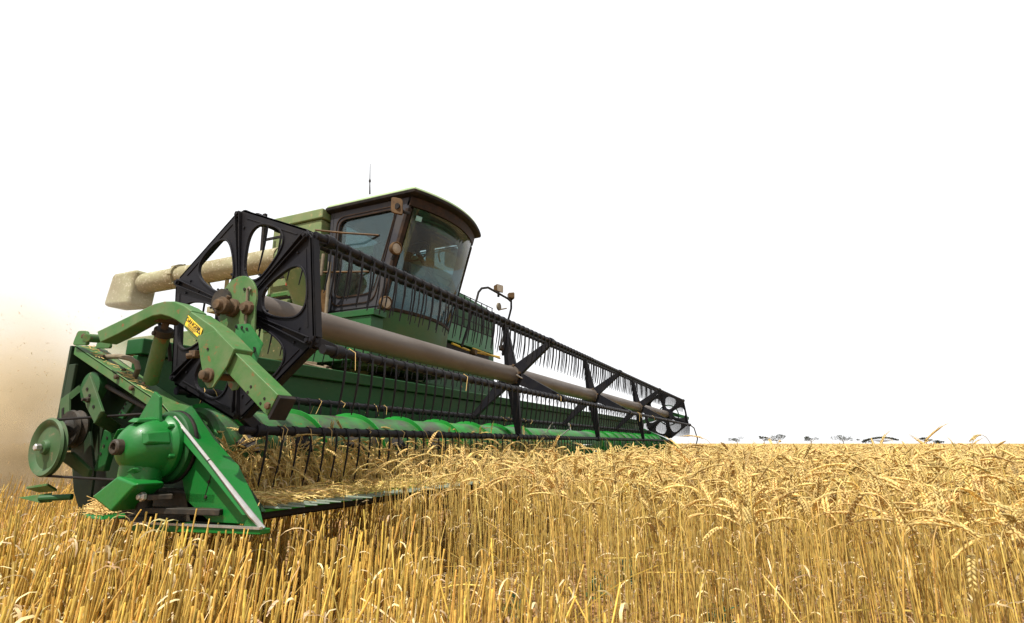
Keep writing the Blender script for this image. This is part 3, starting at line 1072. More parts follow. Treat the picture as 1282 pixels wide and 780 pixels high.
plate = part(hex_plate(XR0), 'end_plate', 'black', reel, 0.0015, smooth=False)
part(hex_seams(XR0 - 0.001), 'seam_flange', 'black', plate, 0.002)
for k in range(6):
    v = vert(k, RR - 0.035)
    pieces('pivot_bolt', 'black', reel, [MB().lathe((XR0 - 0.002, v.y, v.z), (-1, 0, 0), [(0, 0.017), (0.012, 0.017), (0.014, 0.010), (0.024, 0.010)], 10)])
    a0 = R_(22 + 60 * k)
    d = Vector((0, math.cos(a0), math.sin(a0)))
    t = Vector((0, -math.sin(a0), math.cos(a0)))
    c = Vector((XR0 - 0.001, RA.y, RA.z))
    pieces('plate_bolt', 'black', reel, [MB().lathe(c + d * rr + t * tt, (-1, 0, 0), [(0, 0.007), (0.006, 0.006)], 6) for rr, tt in ((0.2, 0.05), (0.2, -0.05), (0.44, 0.034), (0.44, -0.034))])
    # dark slot between two sectors near the rim
    b = MB()
    b.prism([c + d * 0.34 + t * 0.007, c + d * 0.49 + t * 0.011, c + d * 0.49 - t * 0.011, c + d * 0.34 - t * 0.007], (-0.0025, 0, 0))
    part(b, 'seam_slot', 'black_trim', reel, 0)
fplate = part(hex_plate(XR1, 0.012, -1), 'end_plate', 'black', reel, 0, smooth=False)
part(hex_seams(XR1 - 0.001, -1), 'seam_flange', 'black', reel, 0)
# spiders between the end plates: tapered channel arms
for x in (5.11, 7.84, 10.83):
    for k in range(6):
        b = MB()
        v = bat_pos(k)
        c = Vector((x, RA.y, RA.z + 0.02))
        e_ = Vector((x, v.y, v.z))
        d = (e_ - c).normalized()
        t = Vector((1, 0, 0)).cross(d)
        A = [c + d * 0.085 + t * 0.062, c + d * 0.085 - t * 0.062]
        B = [e_ + t * 0.024, e_ - t * 0.024]
        b.prism([A[0], B[0], B[1], A[1]], (0.007, 0, 0))
        for (p, q) in ((A[0], B[0]), (A[1], B[1])):
            sgn = 1 if p is A[0] else -1
            b.loft([p, q, q - t * sgn * 0.006, p - t * sgn * 0.006], [z + Vector((0.045, 0, 0)) for z in (p, q, q - t * sgn * 0.006, p - t * sgn * 0.006)])
        part(b, 'spider_arm', 'black', reel, 0.002)
    b = MB()
    for k in range(6):
        a0 = R_(52 + 60 * k)
        c = Vector((x - 0.036, RA.y + 0.1 * math.cos(a0), RA.z + 0.02 + 0.1 * math.sin(a0)))
        b.tube([c, c + Vector((0.08, 0, 0))], 0.012, 6)
    part(b, 'spider_clamp', 'rust', reel, 0)
# bats and their cranks
for k in range(6):
    v = bat_pos(k)
    b = MB()
    b.tube([(XR0 + 0.03, v.y, v.z), (XR1 + 0.03, v.y, v.z)], 0.0225, 12)
    for x in (5.11, 7.84, 10.83, XR1 - 0.05):
        b.lathe((x - 0.035, v.y, v.z), (1, 0, 0), [(0, 0.0185), (0, 0.034), (0.07, 0.034), (0.07, 0.0185)], 12)
    bat = part(b, 'reel_bat', 'black', reel, 0)
    q = vert(k, RR - 0.035)
    b = MB()
    b.tube([(XR0 + 0.013, q.y, q.z), (XR0 + 0.05, q.y, q.z)], 0.026, 10)
    b.bar((XR0 + 0.03, q.y, q.z), (XR0 + 0.13, v.y, v.z), 0.04, 0.05)
    b.lathe((XR0 + 0.10, v.y, v.z), (1, 0, 0), [(0, 0.02), (0, 0.034), (0.05, 0.034), (0.05, 0.02)], 12)
    part(b, 'bat_crank', 'black', reel, 0.004)
    # steel strip under the bat that carries the tines (eccentric control)
TINE_P = 0.0985


def tine_geo(k, i):
    v = bat_pos(k)
    x = XR0 + 0.16 + i * TINE_P
    b = MB()
    jit = 0.007 * math.sin(i * 12.9898 + k * 4.1) + 0.006 * math.sin(i * 3.7)
    L = 0.285
    near = x < 6.5
    n = 8 if near else 4
    b.tube([(x - 0.014, v.y, v.z), (x + 0.014, v.y, v.z)], 0.0265 if near else 0.026, 10 if near else 6)
    b.tube([(x, v.y - 0.022, v.z - 0.004), (x, v.y - 0.026, v.z - 0.05), (x + jit * 0.3, v.y - 0.022, v.z - 0.13), (x + jit * 0.6, v.y - 0.012, v.z - 0.20), (x + jit * 0.8, v.y + 0.004, v.z - L)],
           [0.0062, 0.0058, 0.0056, 0.005, 0.003], n)
    return b


n_t = int((XR1 - 0.1 - XR0 - 0.16) / TINE_P)
single = {(k, i) for k in (2, 3, 4, 5) for i in range(25)}
for (k, i) in sorted(single):
    part(tine_geo(k, i), 'tine', 'tine', reel, 0)
rest = MB()
for k in range(6):
    for i in range(n_t):
        if (k, i) not in single:
            g = tine_geo(k, i)
            rest.add(g.v, g.f)
o = part(rest, 'tines', 'tine', reel, 0)
o['kind'] = 'stuff'
# straw hanging on the reel
cs = MB()
rs = random.Random(5)
for i in range(34):
    k = rs.choice((3, 4, 4, 5, 5, 5))
    v = bat_pos(k)
    x = XR0 + 0.2 + 7.5 * rs.random() ** 1.6
    r = 0.026
    a = rs.uniform(0, 6.28)
    p0 = Vector((x, v.y + r * math.cos(a), v.z + r * math.sin(a)))
    L1, L2 = rs.uniform(0.03, 0.14), rs.uniform(0.03, 0.12)
    top = Vector((x + rs.uniform(-0.02, 0.02), v.y, v.z + r + 0.002))
    cs.tube([top + Vector((rs.gauss(0, 0.03), -0.035, -L1)), top + Vector((rs.gauss(0, 0.01), -0.03, -0.02)), top, top + Vector((rs.gauss(0, 0.01), 0.03, -0.02)), top + Vector((rs.gauss(0, 0.04), 0.04, -L2))], 0.0017, 4)
part(cs, 'caught_straw', 'straw_paint', reel, 0)['kind'] = 'stuff'
# bearing bracket and stub shaft at the near end
mb = MB()
bc = P(297, 378, X=1.80)
pts = arc(bc, 0.125, 0.13, (0, 1, 0), (0, 0, 1), -0.35, math.pi + 0.25, 26)
pts += [P(318, 420, X=1.80), P(292, 440, X=1.80), P(277, 425, X=1.80)]
mb.prism(pts, (0.012, 0, 0))
bb = part(mb, 'reel_bearing_bracket', 'faded_green', bevel=0.003)
mb = MB()
lw = [P(300, 420, X=1.70), P(296, 405, X=1.74), P(312, 409, X=1.79), P(327, 428, X=1.82), P(319, 452, X=1.80), P(302, 446, X=1.74)]
mb.prism([P(292, 428, X=1.71), P(296, 406, X=1.74), P(310, 405, X=1.78), P(327, 430, X=1.80), P(318, 455, X=1.78), P(300, 445, X=1.72)], (0.01, -0.004, 0.0))
part(mb, 'lower_bracket', 'green', bb, 0.003)
mb = MB()
mb.lathe(P(318, 438, X=1.776), (-1, 0, 0), [(0, 0.014), (0.004, 0.013)], 14)
part(mb, 'bolt_hole', 'black_trim', bb, 0)
pieces('bolt_hole', 'black_trim', bb, [MB().lathe(P(px, py, X=xx), (-1, 0, 0), [(0, 0.008), (0.003, 0.007)], 10)
                                       for px, py, xx in ((296, 409, 1.735), (303, 410, 1.75), (309, 412, 1.77), (284, 363, 1.797), (306, 362, 1.797))])
mb = MB()
hc_ = Vector((1.80, RA.y, RA.z + 0.0))
hc_ = P(293, 386, X=1.80)
mb.lathe(hc_, (-1, 0, 0), [(0, 0.045), (0.02, 0.045), (0.024, 0.034), (0.045, 0.033), (0.048, 0.042), (0.075, 0.042), (0.078, 0.026), (0.10, 0.024)], 12)
mb.lathe(hc_ + Vector((-0.06, 0, 0.0)), (0, -0.6, 0.8), [(-0.055, 0.01), (0.055, 0.01)], 8)
part(mb, 'bearing_hub', 'rust', bb, 0.003)
mb = MB()
mb.tube([P(307, 412, X=1.79), P(310, 362, X=1.79), P(312, 360, X=1.79), P(314, 363, X=1.79)], 0.006, 8)
part(mb, 'grease_pipe', 'hose', bb, 0)
mb = MB()
mb.lathe(P(312, 386, X=1.80), (-1, 0, 0), [(0, 0.034), (0.02, 0.034), (0.024, 0.022), (0.04, 0.02)], 10)
part(mb, 'bolt', 'rust', bb, 0.002)
mb = MB()
mb.tube([(1.78, RA.y, RA.z + 0.02), (1.91, RA.y, RA.z + 0.02)], 0.06, 16)
mb.lathe((1.86, RA.y, RA.z + 0.02), (1, 0, 0), [(0, 0.12), (0.025, 0.12)], 24)
part(mb, 'stub_shaft', 'grease', reel, 0)

# far end: arm, divider, drive wheel
mb = MB()
mb.prism([(14.12, 3.25, 0.5), (14.12, 2.3, 0.75), (14.12, 1.9, 0.62), (14.12, 1.9, 0.55), (14.12, 2.3, 0.65), (14.12, 3.25, 0.4)], (0.08, 0, 0))
part(mb, 'reel_arm', 'dark_green')
mb = MB()
mb.prism([(14.06, 3.3, 0.5), (14.06, 2.5, 0.14), (14.06, 1.72, -0.33), (14.06, 3.3, -0.35)], (0.12, 0, 0))
part(mb, 'crop_divider', 'green', bevel=0.006)
mb = MB()
w_c = Vector((14.02, 2.35, 0.66))
mb.ring([w_c + Vector((0, math.cos(t), math.sin(t))) * 0.25 for t in np.linspace(0, 2 * math.pi, 33)[:-1]],
        [w_c + Vector((0, math.cos(t), math.sin(t))) * 0.225 for t in np.linspace(0, 2 * math.pi, 33)[:-1]], (0.02, 0, 0))
for t in np.linspace(0, 2 * math.pi, 7)[:-1]:
    mb.bar(w_c + Vector((0.01, 0, 0)), w_c + Vector((0.01, 0.23 * math.cos(t), 0.23 * math.sin(t))), 0.012, 0.012, up=(1, 0, 0))
part(mb, 'reel_drive_wheel', 'dark_green', bevel=0)
mb = MB()
mb.tube([(14.0, 1.95, 0.5), (14.05, 1.78, 0.35), (14.05, 1.72, 0.1), (14.05, 1.8, -0.15), (14.05, 1.95, -0.25)], 0.014, 8)
part(mb, 'guard_hoop', 'grease', bevel=0)
# steel stay along the tube
mb = MB()
mb.tube([P(642, 467, Y=2.33), P(690, 494, Y=2.05)], 0.008, 8)
part(mb, 'stay_rod', 'steel', reel, 0)

# ------------------------------------------------------------------ feeder house, body, wheels
mb = MB()
mb.loft([(6.1, 3.12, -0.3), (7.7, 3.12, -0.3), (7.7, 3.12, 0.42), (6.1, 3.12, 0.42)], [(6.1, 5.2, 0.2), (7.7, 5.2, 0.2), (7.7, 5.2, 1.0), (6.1, 5.2, 1.0)])
part(mb, 'feeder_house', 'olive', bevel=0.015)
mb = MB()
mb.box(5.75, 9.0, 5.0, 6.45, -0.15, 1.1)
mb.box(5.75, 9.0, 6.46, 10.6, -0.15, 1.75)
mb.loft([(5.75, 10.6, -0.1), (9.0, 10.6, -0.1), (9.0, 10.6, 1.6), (5.75, 10.6, 1.6)], [(5.9, 11.5, 0.1), (8.8, 11.5, 0.1), (8.8, 11.5, 1.1), (5.9, 11.5, 1.1)])
part(mb, 'body', 'pale_green', bevel=0.02)
# axle
mb = MB()
mb.tube([(5.2, 5.75, 0.0), (9.6, 5.75, 0.0)], 0.13, 14)
part(mb, 'axle', 'dark_green', bevel=0)


def wheel(xc, yc, r, w, zc):
    b = MB()
    prof = [(-w / 2, r * 0.55), (-w / 2 - 0.0, r * 0.78), (-w / 2 + 0.05, r * 0.93), (-w * 0.25, r * 0.965), (w * 0.25, r * 0.965), (w / 2 - 0.05, r * 0.93), (w / 2, r * 0.78), (w / 2, r * 0.55)]
    b.lathe((xc, yc, zc), (1, 0, 0), prof, 48)
    nl = 20
    for i in range(nl):
        for sg in (-1, 1):
            a = 2 * math.pi * (i + (0.5 if sg > 0 else 0)) / nl
            a2 = a + 0.22
            def pt(x, ang, rr):
                return Vector((xc + x, yc + rr * math.cos(ang), zc + rr * math.sin(ang)))
            A = [pt(sg * 0.01, a2, r * 0.95), pt(sg * 0.01, a2 + 0.055, r * 0.95), pt(sg * 0.01, a2 + 0.05, r), pt(sg * 0.01, a2 + 0.005, r)]
            B = [pt(sg * w * 0.49, a, r * 0.90), pt(sg * w * 0.49, a + 0.075, r * 0.90), pt(sg * w * 0.49, a + 0.065, r * 0.985), pt(sg * w * 0.49, a + 0.01, r * 0.985)]
            b.loft(A, B)
    t = part(b, 'wheel', 'rubber', bevel=0)
    b = MB()
    b.lathe((xc, yc, zc), (1, 0, 0), [(-w / 2 - 0.01, r * 0.1), (-w / 2 + 0.12, r * 0.2), (-w / 2 + 0.1, r * 0.45), (-w / 2 - 0.012, r * 0.56), (-w / 2 - 0.012, r * 0.6), (w / 2 + 0.012, r * 0.6), (w / 2 + 0.012, r * 0.56), (w / 2 - 0.1, r * 0.45), (w / 2 - 0.1, 0.02)], 36)
    part(b, 'rim', 'yellow', t, 0)


wheel(5.25, 5.35, 0.93, 0.62, 0.93 - H)
wheel(9.45, 5.35, 0.93, 0.62, 0.93 - H)
wheel(6.0, 9.9, 0.58, 0.36, 0.58 - H)
wheel(8.7, 9.9, 0.58, 0.36, 0.58 - H)

# grain tank behind the cab
mb = MB()
mb.box(5.5, 9.3, 5.48, 6.4, 1.1, 2.3)
for xa, xb in ((5.5, 5.80), (7.0, 9.3)):
    mb.box(xa, xb, 5.48, 6.4, 2.303, 3.05)
    mb.box(xa - 0.03, xb + 0.03, 5.45, 6.43, 3.053, 3.2)
tank = part(mb, 'grain_tank', 'pale_green', bevel=0.02)
mb = MB()
for z in (1.5, 2.0, 2.5):
    mb.box(5.475, 5.497, 5.6, 6.38, z, z + 0.05)
for y in (5.9,):
    mb.box(5.47, 5.497, y, y + 0.06, 1.15, 3.0)
part(mb, 'tank_rib', 'faded_green', tank, 0.004)
mb = MB()
rr = P(363, 346, X=5.45)
mb.box(5.43, 5.468, rr.y - 0.05, rr.y + 0.05, rr.z - 0.13, rr.z + 0.13)
part(mb, 'red_reflector', 'red', tank, 0.004)
# side platform, posts and rust panel left of the cab door
mb = MB()
mb.prism([P(388, 360, X=5.42), P(410, 364, X=5.42), P(406, 392, X=5.42), P(388, 390, X=5.42)], (0.03, 0, 0))
part(mb, 'rusty_side_panel', 'lamp_body')
mb = MB()
for (a, b) in (((401, 325), (395, 360)), ((413, 328), (408, 396)), ((405, 318), (402, 345))):
    mb.tube([P(*a, X=5.35), P(*b, X=5.35)], 0.022, 8)
part(mb, 'ladder_rail', 'hose', bevel=0)
mb = MB()
mb.tube([P(352, 341, X=5.3), P(390, 341, X=5.3), P(462, 340, X=5.62)], 0.014, 8)
part(mb, 'hand_rail', 'lamp_body', bevel=0)
mb = MB()
mb.tube([P(395, 288, X=5.3), P(428, 291.5, X=5.4), P(474, 294.5, X=5.62)], 0.014, 8)
part(mb, 'hand_rail', 'lamp_body', bevel=0)
mb = MB()
mb.box(5.34, 5.595, 4.35, 5.45, 1.54, 1.62)
mb.box(5.36, 5.595, 4.4, 5.45, 1.0, 1.537)
part(mb, 'side_platform', 'dark_green', bevel=0.006)
# dark frame pieces seen through the plate's openings
mb = MB()
mb.bar(P(332, 268, X=5.3), P(326, 345, X=5.3), 0.04, 0.05)
for z in (1.9, 2.2, 2.5, 2.8):
    mb.bar((5.3, 5.5, z), (5.3, P(330, 300, X=5.3).y, z), 0.03, 0.03)
mb.bar((5.3, 5.5, 2.0), (5.3, 5.5, 3.0), 0.06, 0.08)
part(mb, 'tank_ladder', 'black_trim', bevel=0)

# unloading auger folded back along the tank, dusty
mb = MB()
AXx, AZz = 5.0, 2.33
ya, yb = 5.6, 8.75
mb.tube([(AXx, ya, AZz), (AXx, yb, AZz)], 0.152, 28)
mb.lathe((AXx, 7.55, AZz), (0, 1, 0), [(0, 0.152), (0, 0.185), (0.05, 0.185), (0.05, 0.152)], 28)
for t in np.linspace(0, 2 * math.pi, 9)[:-1]:
    mb.lathe((AXx + 0.18 * math.cos(t), 7.53, AZz + 0.18 * math.sin(t)), (0, 1, 0), [(0, 0.014), (0.09, 0.014)], 6)
aug_m = mat('dust_caked_auger_paint', (0.25, 0.245, 0.15), (0.18, 0.15, 0.085), 2.2, 0.6, 0.9, c3=(0.42, 0.39, 0.30), scale3=24, amt3=0.5, bump=0.3)
aug = part(mb, 'unloading_auger', aug_m, bevel=0)
mb = MB()
s0 = Vector((AXx, 8.95, AZz))
q = [(AXx - 0.19, 8.35, AZz + 0.18), (AXx + 0.19, 8.35, AZz + 0.18), (AXx + 0.19, 8.92, AZz + 0.18), (AXx - 0.19, 8.92, AZz + 0.18)]
q2 = [(AXx - 0.19, 8.42, AZz - 0.36), (AXx + 0.19, 8.42, AZz - 0.36), (AXx + 0.19, 9.04, AZz - 0.32), (AXx - 0.19, 9.04, AZz - 0.32)]
mb.loft(q, q2)
part(mb, 'spout', aug_m, aug, 0.06)
mb = MB()
mb.bar((AXx, 7.0, AZz - 0.16), (AXx + 0.1, 6.75, AZz - 0.55), 0.05, 0.05)
mb.bar((AXx, 6.6, AZz - 0.16), (AXx + 0.1, 6.72, AZz - 0.55), 0.05, 0.05)
mb.box(AXx - 0.1, 5.5, 6.65, 6.8, AZz - 0.62, AZz - 0.54)
part(mb, 'auger_rest', aug_m, aug, 0.004)
mb = MB()
mb.tube([(AXx, 5.6, AZz), (AXx + 0.05, 5.45, AZz - 0.05), (AXx + 0.4, 5.5, AZz - 0.5), (AXx + 0.5, 5.6, AZz - 1.0)], 0.19, 20)
part(mb, 'auger_elbow', 'pale_green', aug, 0)

# ------------------------------------------------------------------ cab
CX0, CX1 = 5.6, 7.3


def front(t, z):
    """windscreen surface: t across, z height; leans forward at the top and bows out"""
    s = (z - 1.70) / (3.15 - 1.70)
    y = 4.47 + (4.05 - 4.47) * s - 0.20 * (1 - (2 * t - 1) ** 2)
    return Vector((CX0 + (CX1 - CX0) * t, y, z))


ZB, ZT = 1.70, 3.15
mb = MB()
# floor, rear wall with window hole, corner posts
mb.box(CX0 + 0.01, CX1 - 0.01, 4.5, 5.38, ZB - 0.04, ZB + 0.02)
rw = [Vector((CX0, 5.36, ZB + 0.022)), Vector((CX1, 5.36, ZB + 0.022)), Vector((CX1, 5.36, ZT)), Vector((CX0, 5.36, ZT))]
ri = [Vector((5.87, 5.36, 2.3)), Vector((6.62, 5.36, 2.3)), Vector((6.62, 5.36, 3.08)), Vector((5.87, 5.36, 3.08))]
mb.ring(rw, ri, (0, 0.05, 0))


def side_pts(x, y0s, y1s, z0, z1):
    return [Vector((x, p, z)) for p, z in ((y0s(z0), z0), (y1s(z0), z0), (y1s(z1), z1), (y0s(z1), z1))]


fy = lambda z: 4.47 + (4.05 - 4.47) * (z - ZB) / (ZT - ZB)
for x, dx in ((CX0, 0.05), (CX1, -0.05)):
    outer = [Vector((x, fy(ZB + .02), ZB + .02)), Vector((x, 5.355, ZB + .02)), Vector((x, 5.355, ZT)), Vector((x, fy(ZT), ZT))]
    zb_ = 1.90 if dx > 0 else 2.38
    inner_ = [Vector((x, fy(zb_) + 0.17, zb_)), Vector((x, 5.24, zb_)), Vector((x, 5.24, 3.02 if dx > 0 else 3.09)), Vector((x, fy(3.02) + 0.20, 3.02 if dx > 0 else 3.09))]
    mb.ring(fillet(outer, 0.01), fillet(inner_, 0.14), (dx, 0, 0))
mb.box(CX1 - 0.045, CX1 - 0.005, 4.77, 4.92, 2.30, 3.12)
cab = part(mb, 'cab', 'cab_grey', bevel=0.006)
# door seals
for x in (CX0 - 0.012, CX1 + 0.002):
    for (a_, b_, c_, d_, zb_, zt_, k_) in ((0.13, 0.165, 5.29, 0, 1.78, 3.07, 0.978), (0.15, 0.19, 5.25, 0, 1.89, 3.03, 0.97)):
        oo = fillet([Vector((x, fy(1.8) + a_, zb_)), Vector((x, c_, zb_)), Vector((x, c_, zt_)), Vector((x, fy(3.05) + b_, zt_))], 0.14)
        cc_ = sum(oo, Vector()) / len(oo)
        mb = MB()
        mb.ring(oo, [cc_ + (p - cc_) * k_ for p in oo], (0.010, 0, 0))
        part(mb, 'door_seal', 'brown_trim', cab, 0)
mb = MB()
for x in (CX0 + 0.02, CX1 - 0.03):
    gp = fillet([Vector((x, fy(1.92) + 0.14, 1.88)), Vector((x, 5.26, 1.88)), Vector((x, 5.26, 3.04)), Vector((x, fy(3.02) + 0.18, 3.04))], 0.14)
    mb = MB()
    mb.prism(gp, (0.006, 0, 0))
    part(mb, 'side_window', 'glass', cab, 0)
mb = MB()
mb.box(5.86, 6.63, 5.38, 5.388, 2.29, 3.09)
part(mb, 'rear_window', 'glass', cab, 0)
# windscreen
N = 16
mb = MB()
vs, fs = [], []
for j, z in enumerate((1.72, 2.4, 3.02)):
    for i in range(N + 1):
        vs.append(front(0.04 + 0.92 * i / N, z))
for j in range(2):
    for i in range(N):
        q_ = j * (N + 1) + i
        fs.append((q_, q_ + 1, q_ + N + 2, q_ + N + 1))
mb.add(vs, fs)
ws = part(mb, 'windscreen', 'glass', cab, 0)
ws.modifiers.new('thickness', 'SOLIDIFY').thickness = 0.008
# windscreen frame
mb = MB()
def strip(f0, f1, n=16, th=Vector((0, 0.05, 0))):
    """quad strip between two curves, thickened"""
    vs, fs = [], []
    for i in range(n + 1):
        a, b = f0(i / n), f1(i / n)
        vs += [a, b, b + th, a + th]
    for i in range(n):
        q = i * 4
        for k in range(4):
            k2 = (k + 1) % 4
            fs.append((q + k, q + k2, q + 4 + k2, q + 4 + k))
    fs += [(0, 1, 2, 3), tuple(n * 4 + k for k in range(4))[::-1]]
    return vs, fs
off = Vector((0, -0.012, 0))
mb.add(*strip(lambda t: front(t, 3.03) + off, lambda t: front(t, 3.148) + off))
mb.add(*strip(lambda t: front(t, 1.68) + off, lambda t: front(t, 1.72) + off))
mb.add(*strip(lambda s: front(-0.003, 1.747 + s * 1.25) + off, lambda s: front(0.028, 1.747 + s * 1.25) + off))
mb.add(*strip(lambda s: front(0.98, 1.747 + s * 1.25) + off, lambda s: front(1.003, 1.747 + s * 1.25) + off))
part(mb, 'windscreen_frame', 'brown_trim', cab, 0.003)
# panel under windscreen
mb = MB()
mb.add(*strip(lambda t: front(t, 1.677) + Vector((0, 0.0, 0)), lambda t: Vector((front(t, 1.7).x, front(t, 1.7).y + 0.10, 0.95))))
mb.box(CX0, CX1, 4.62, 5.4, 0.95, 1.655)
part(mb, 'front_panel', 'olive', cab, 0.004)
# roof
def roof_loop(z, grow, rear=5.46):
    pts = []
    for i in range(17):
        t = i / 16
        p = front(t, 3.15)
        pts.append(Vector((CX0 - grow + (CX1 - CX0 + 2 * grow) * t, p.y - grow - 0.02, z)))
    pts += [Vector((CX1 + grow, rear, z)), Vector((CX0 - grow, rear, z))]
    return pts
mb = MB()
mb.loft(roof_loop(3.152, 0.02), roof_loop(3.175, 0.065))
mb.loft(roof_loop(3.177, 0.065), roof_loop(3.215, 0.07))
rf = part(mb, 'cab_roof', 'black_trim', cab, 0.006)
mb = MB()
mb.loft(roof_loop(3.218, 0.066), roof_loop(3.258, 0.05, 5.42))
mb.loft(roof_loop(3.26, 0.03, 5.4), roof_loop(3.32, -0.12, 5.2))
part(mb, 'roof_top', 'roof', rf, 0.012)
# antenna
mb = MB()
a0 = P(463, 243, X=6.2)
mb.tube([a0, P(463, 228, X=6.2), P(463.5, 205, X=6.2)], [0.012, 0.007, 0.003], 6)
mb.lathe(P(463, 227, X=6.2), (0, 0, 1), [(-0.02, 0.01), (0, 0.018), (0.03, 0.012)], 8)
part(mb, 'antenna', 'black_trim', cab, 0)
# mirror
mb = MB()
mc = P(495.5, 257, X=5.30)
mb.prism(fillet([P(490, 246, X=5.3), P(504, 249, X=5.36), P(504, 269, X=5.36), P(489, 265, X=5.3)], 0.04), (0.035, 0.02, 0))
mir = part(mb, 'mirror', 'lamp_body', cab, 0.004)
mb = MB()
mb.tube([mc + Vector((0.03, 0, 0)), mc + Vector((0.14, -0.02, -0.04)), P(512, 267, X=5.6)], 0.022, 8)
mb.lathe(mc + Vector((0.02, 0, 0)), (1, 0, 0), [(0, 0.04), (0.07, 0.03)], 10)
part(mb, 'mirror_arm', 'black_trim', mir, 0)


def round_lamp(c, d, r, parent=cab):
    b = MB()
    b.lathe(c, d, [(-0.10, r * 0.35), (-0.07, r * 0.75), (-0.02, r), (0.02, r), (0.025, r * 0.9), (0.012, r * 0.85)], 24)
    l_ = part(b, 'work_lamp', 'lamp_body', parent, 0)
    b = MB()
    b.lathe(c, d, [(0.010, r * 0.86), (0.016, r * 0.6), (0.018, 0.0)], 20)
    part(b, 'lamp_lens', 'lamp_lens', l_, 0)
    b = MB()
    b.bar(Vector(c) + Vector((0, 0.02, -r)), Vector(c) + Vector((0, 0.06, -r - 0.06)), 0.03, 0.03, up=(1, 0, 0))
    part(b, 'lamp_bracket', 'black_trim', l_, 0)


round_lamp(P(496, 311, X=5.54), (-0.25, -0.9, -0.1), 0.085)
round_lamp(P(483, 379, X=5.56), (-0.35, -0.9, -0.1), 0.085)
# interior: seat, steering wheel and column, roof lining
mb = MB()
mb.box(6.25, 6.8, 4.75, 5.2, 1.95, 2.1)
mb.prism(fillet([Vector((6.25, 5.12, 2.08)), Vector((6.8, 5.12, 2.08)), Vector((6.78, 5.18, 2.65)), Vector((6.27, 5.18, 2.65))], 0.08), (0, 0.12, 0))
mb.prism(fillet([Vector((6.33, 5.15, 2.68)), Vector((6.72, 5.15, 2.68)), Vector((6.7, 5.18, 2.95)), Vector((6.35, 5.18, 2.95))], 0.08), (0, 0.09, 0))
mb.box(6.4, 6.65, 4.9, 5.15, 1.72, 1.95)
part(mb, 'seat', 'seat', cab, 0.03)
mb = MB()
mb.prism(fillet([P(557, 307, X=7.72), P(574, 311, X=7.72), P(571, 337, X=7.72), P(556, 333, X=7.72)], 0.05), (0.04, 0, 0))
mir = part(mb, 'mirror', 'seat', cab, 0.006)
mb = MB()
mb.tube([P(572, 318, X=7.72) + Vector((0.03, 0, 0)), P(551, 312, X=7.6), P(549, 320, X=7.45), P(551, 328, X=7.34)], 0.014, 6)
part(mb, 'mirror_arm', 'black_trim', mir, 0)
mb = MB()
swc, axd = P(522, 315, Y=4.72), Vector((0.05, 0.55, 0.8)).normalized()
u_ = Vector((1, 0, 0)) - axd * axd.x
u_.normalize()
w_ = axd.cross(u_)
rim = [swc + (u_ * math.cos(t) + w_ * math.sin(t)) * 0.2 for t in np.linspace(0, 2 * math.pi, 25)]
mb.tube(rim, 0.016, 8, cap=False)
for t in (0.5, 2.6, 4.7):
    mb.tube([swc - axd * 0.03, swc + (u_ * math.cos(t) + w_ * math.sin(t)) * 0.2], 0.012, 6)
mb.tube([swc, swc - axd * 0.95], 0.035, 8)
part(mb, 'steering_wheel', 'black_trim', cab, 0)
mb = MB()
mb.box(CX0 + 0.06, CX1 - 0.06, 4.45, 5.34, 3.08, 3.14)
mb.box(6.95, 7.22, 4.6, 5.34, 1.75, 2.35)
mb.box(CX0 + 0.06, 5.9, 5.0, 5.34, 1.75, 2.3)
part(mb, 'cab_lining', 'interior', cab, 0.01)
mb = MB()
st = [front(0.075, 2.93), front(0.125, 2.93), front(0.125, 2.865), front(0.075, 2.865)]
mb.prism(shift(st, (0, -0.012, 0)), (0, 0.003, 0))
part(mb, 'windscreen_sticker', 'decal_white', cab, 0)

# engine side right of the cab, with mesh guard
mb = MB()
er = 4.95
mb.box(7.42, 9.82, er, 5.46, 0.4, 2.35)
mb.loft([(7.42, er, 2.352), (9.82, er, 2.352), (9.82, 5.46, 2.352), (7.42, 5.46, 2.352)], [(7.5, er + 0.05, 2.72), (9.6, er + 0.05, 2.62), (9.6, 5.46, 2.65), (7.5, 5.46, 2.75)])
eng = part(mb, 'engine_side', 'dark_green', bevel=0.03)
mb = MB()
mb.box(7.5, 9.2, er - 0.28, er - 0.003, 1.62, 1.92)
part(mb, 'platform_edge', 'green', eng, 0.006)
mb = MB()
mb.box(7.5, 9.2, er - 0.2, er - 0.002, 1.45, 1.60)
part(mb, 'painted_shade_strip', 'black_trim', eng, 0)  # solid black box painted in for the shade under the platform edge
mb = MB()
gz0, gz1 = 1.92, 2.5
for i in range(9):
    x = 7.5 + i * 0.21
    mb.tube([(x, er - 0.27, gz0), (x, er - 0.27, gz1)], 0.009, 6)
for i in range(5):
    z = gz0 + 0.02 + i * (gz1 - gz0 - 0.03) / 4
    mb.tube([(7.5, er - 0.27, z), (9.2, er - 0.27, z)], 0.009, 6)
part(mb, 'mesh_guard', 'black_trim', eng, 0)
mb = MB()
mb.tube([P(566, 430, Y=4.4), P(590, 440, Y=4.35), P(625, 447, Y=4.35)], 0.018, 8)
mb.tube([P(592, 436, Y=4.3), P(626, 449, Y=4.3)], 0.014, 8)
part(mb, 'handle_bar', 'yellow', eng, 0)
mb = MB()
mb.lathe(P(592, 441, Y=4.3), (0, -1, 0), [(-0.05, 0.03), (0, 0.05), (0.06, 0.045)], 10)
part(mb, 'bar_knob', 'lamp_body', eng, 0.004)
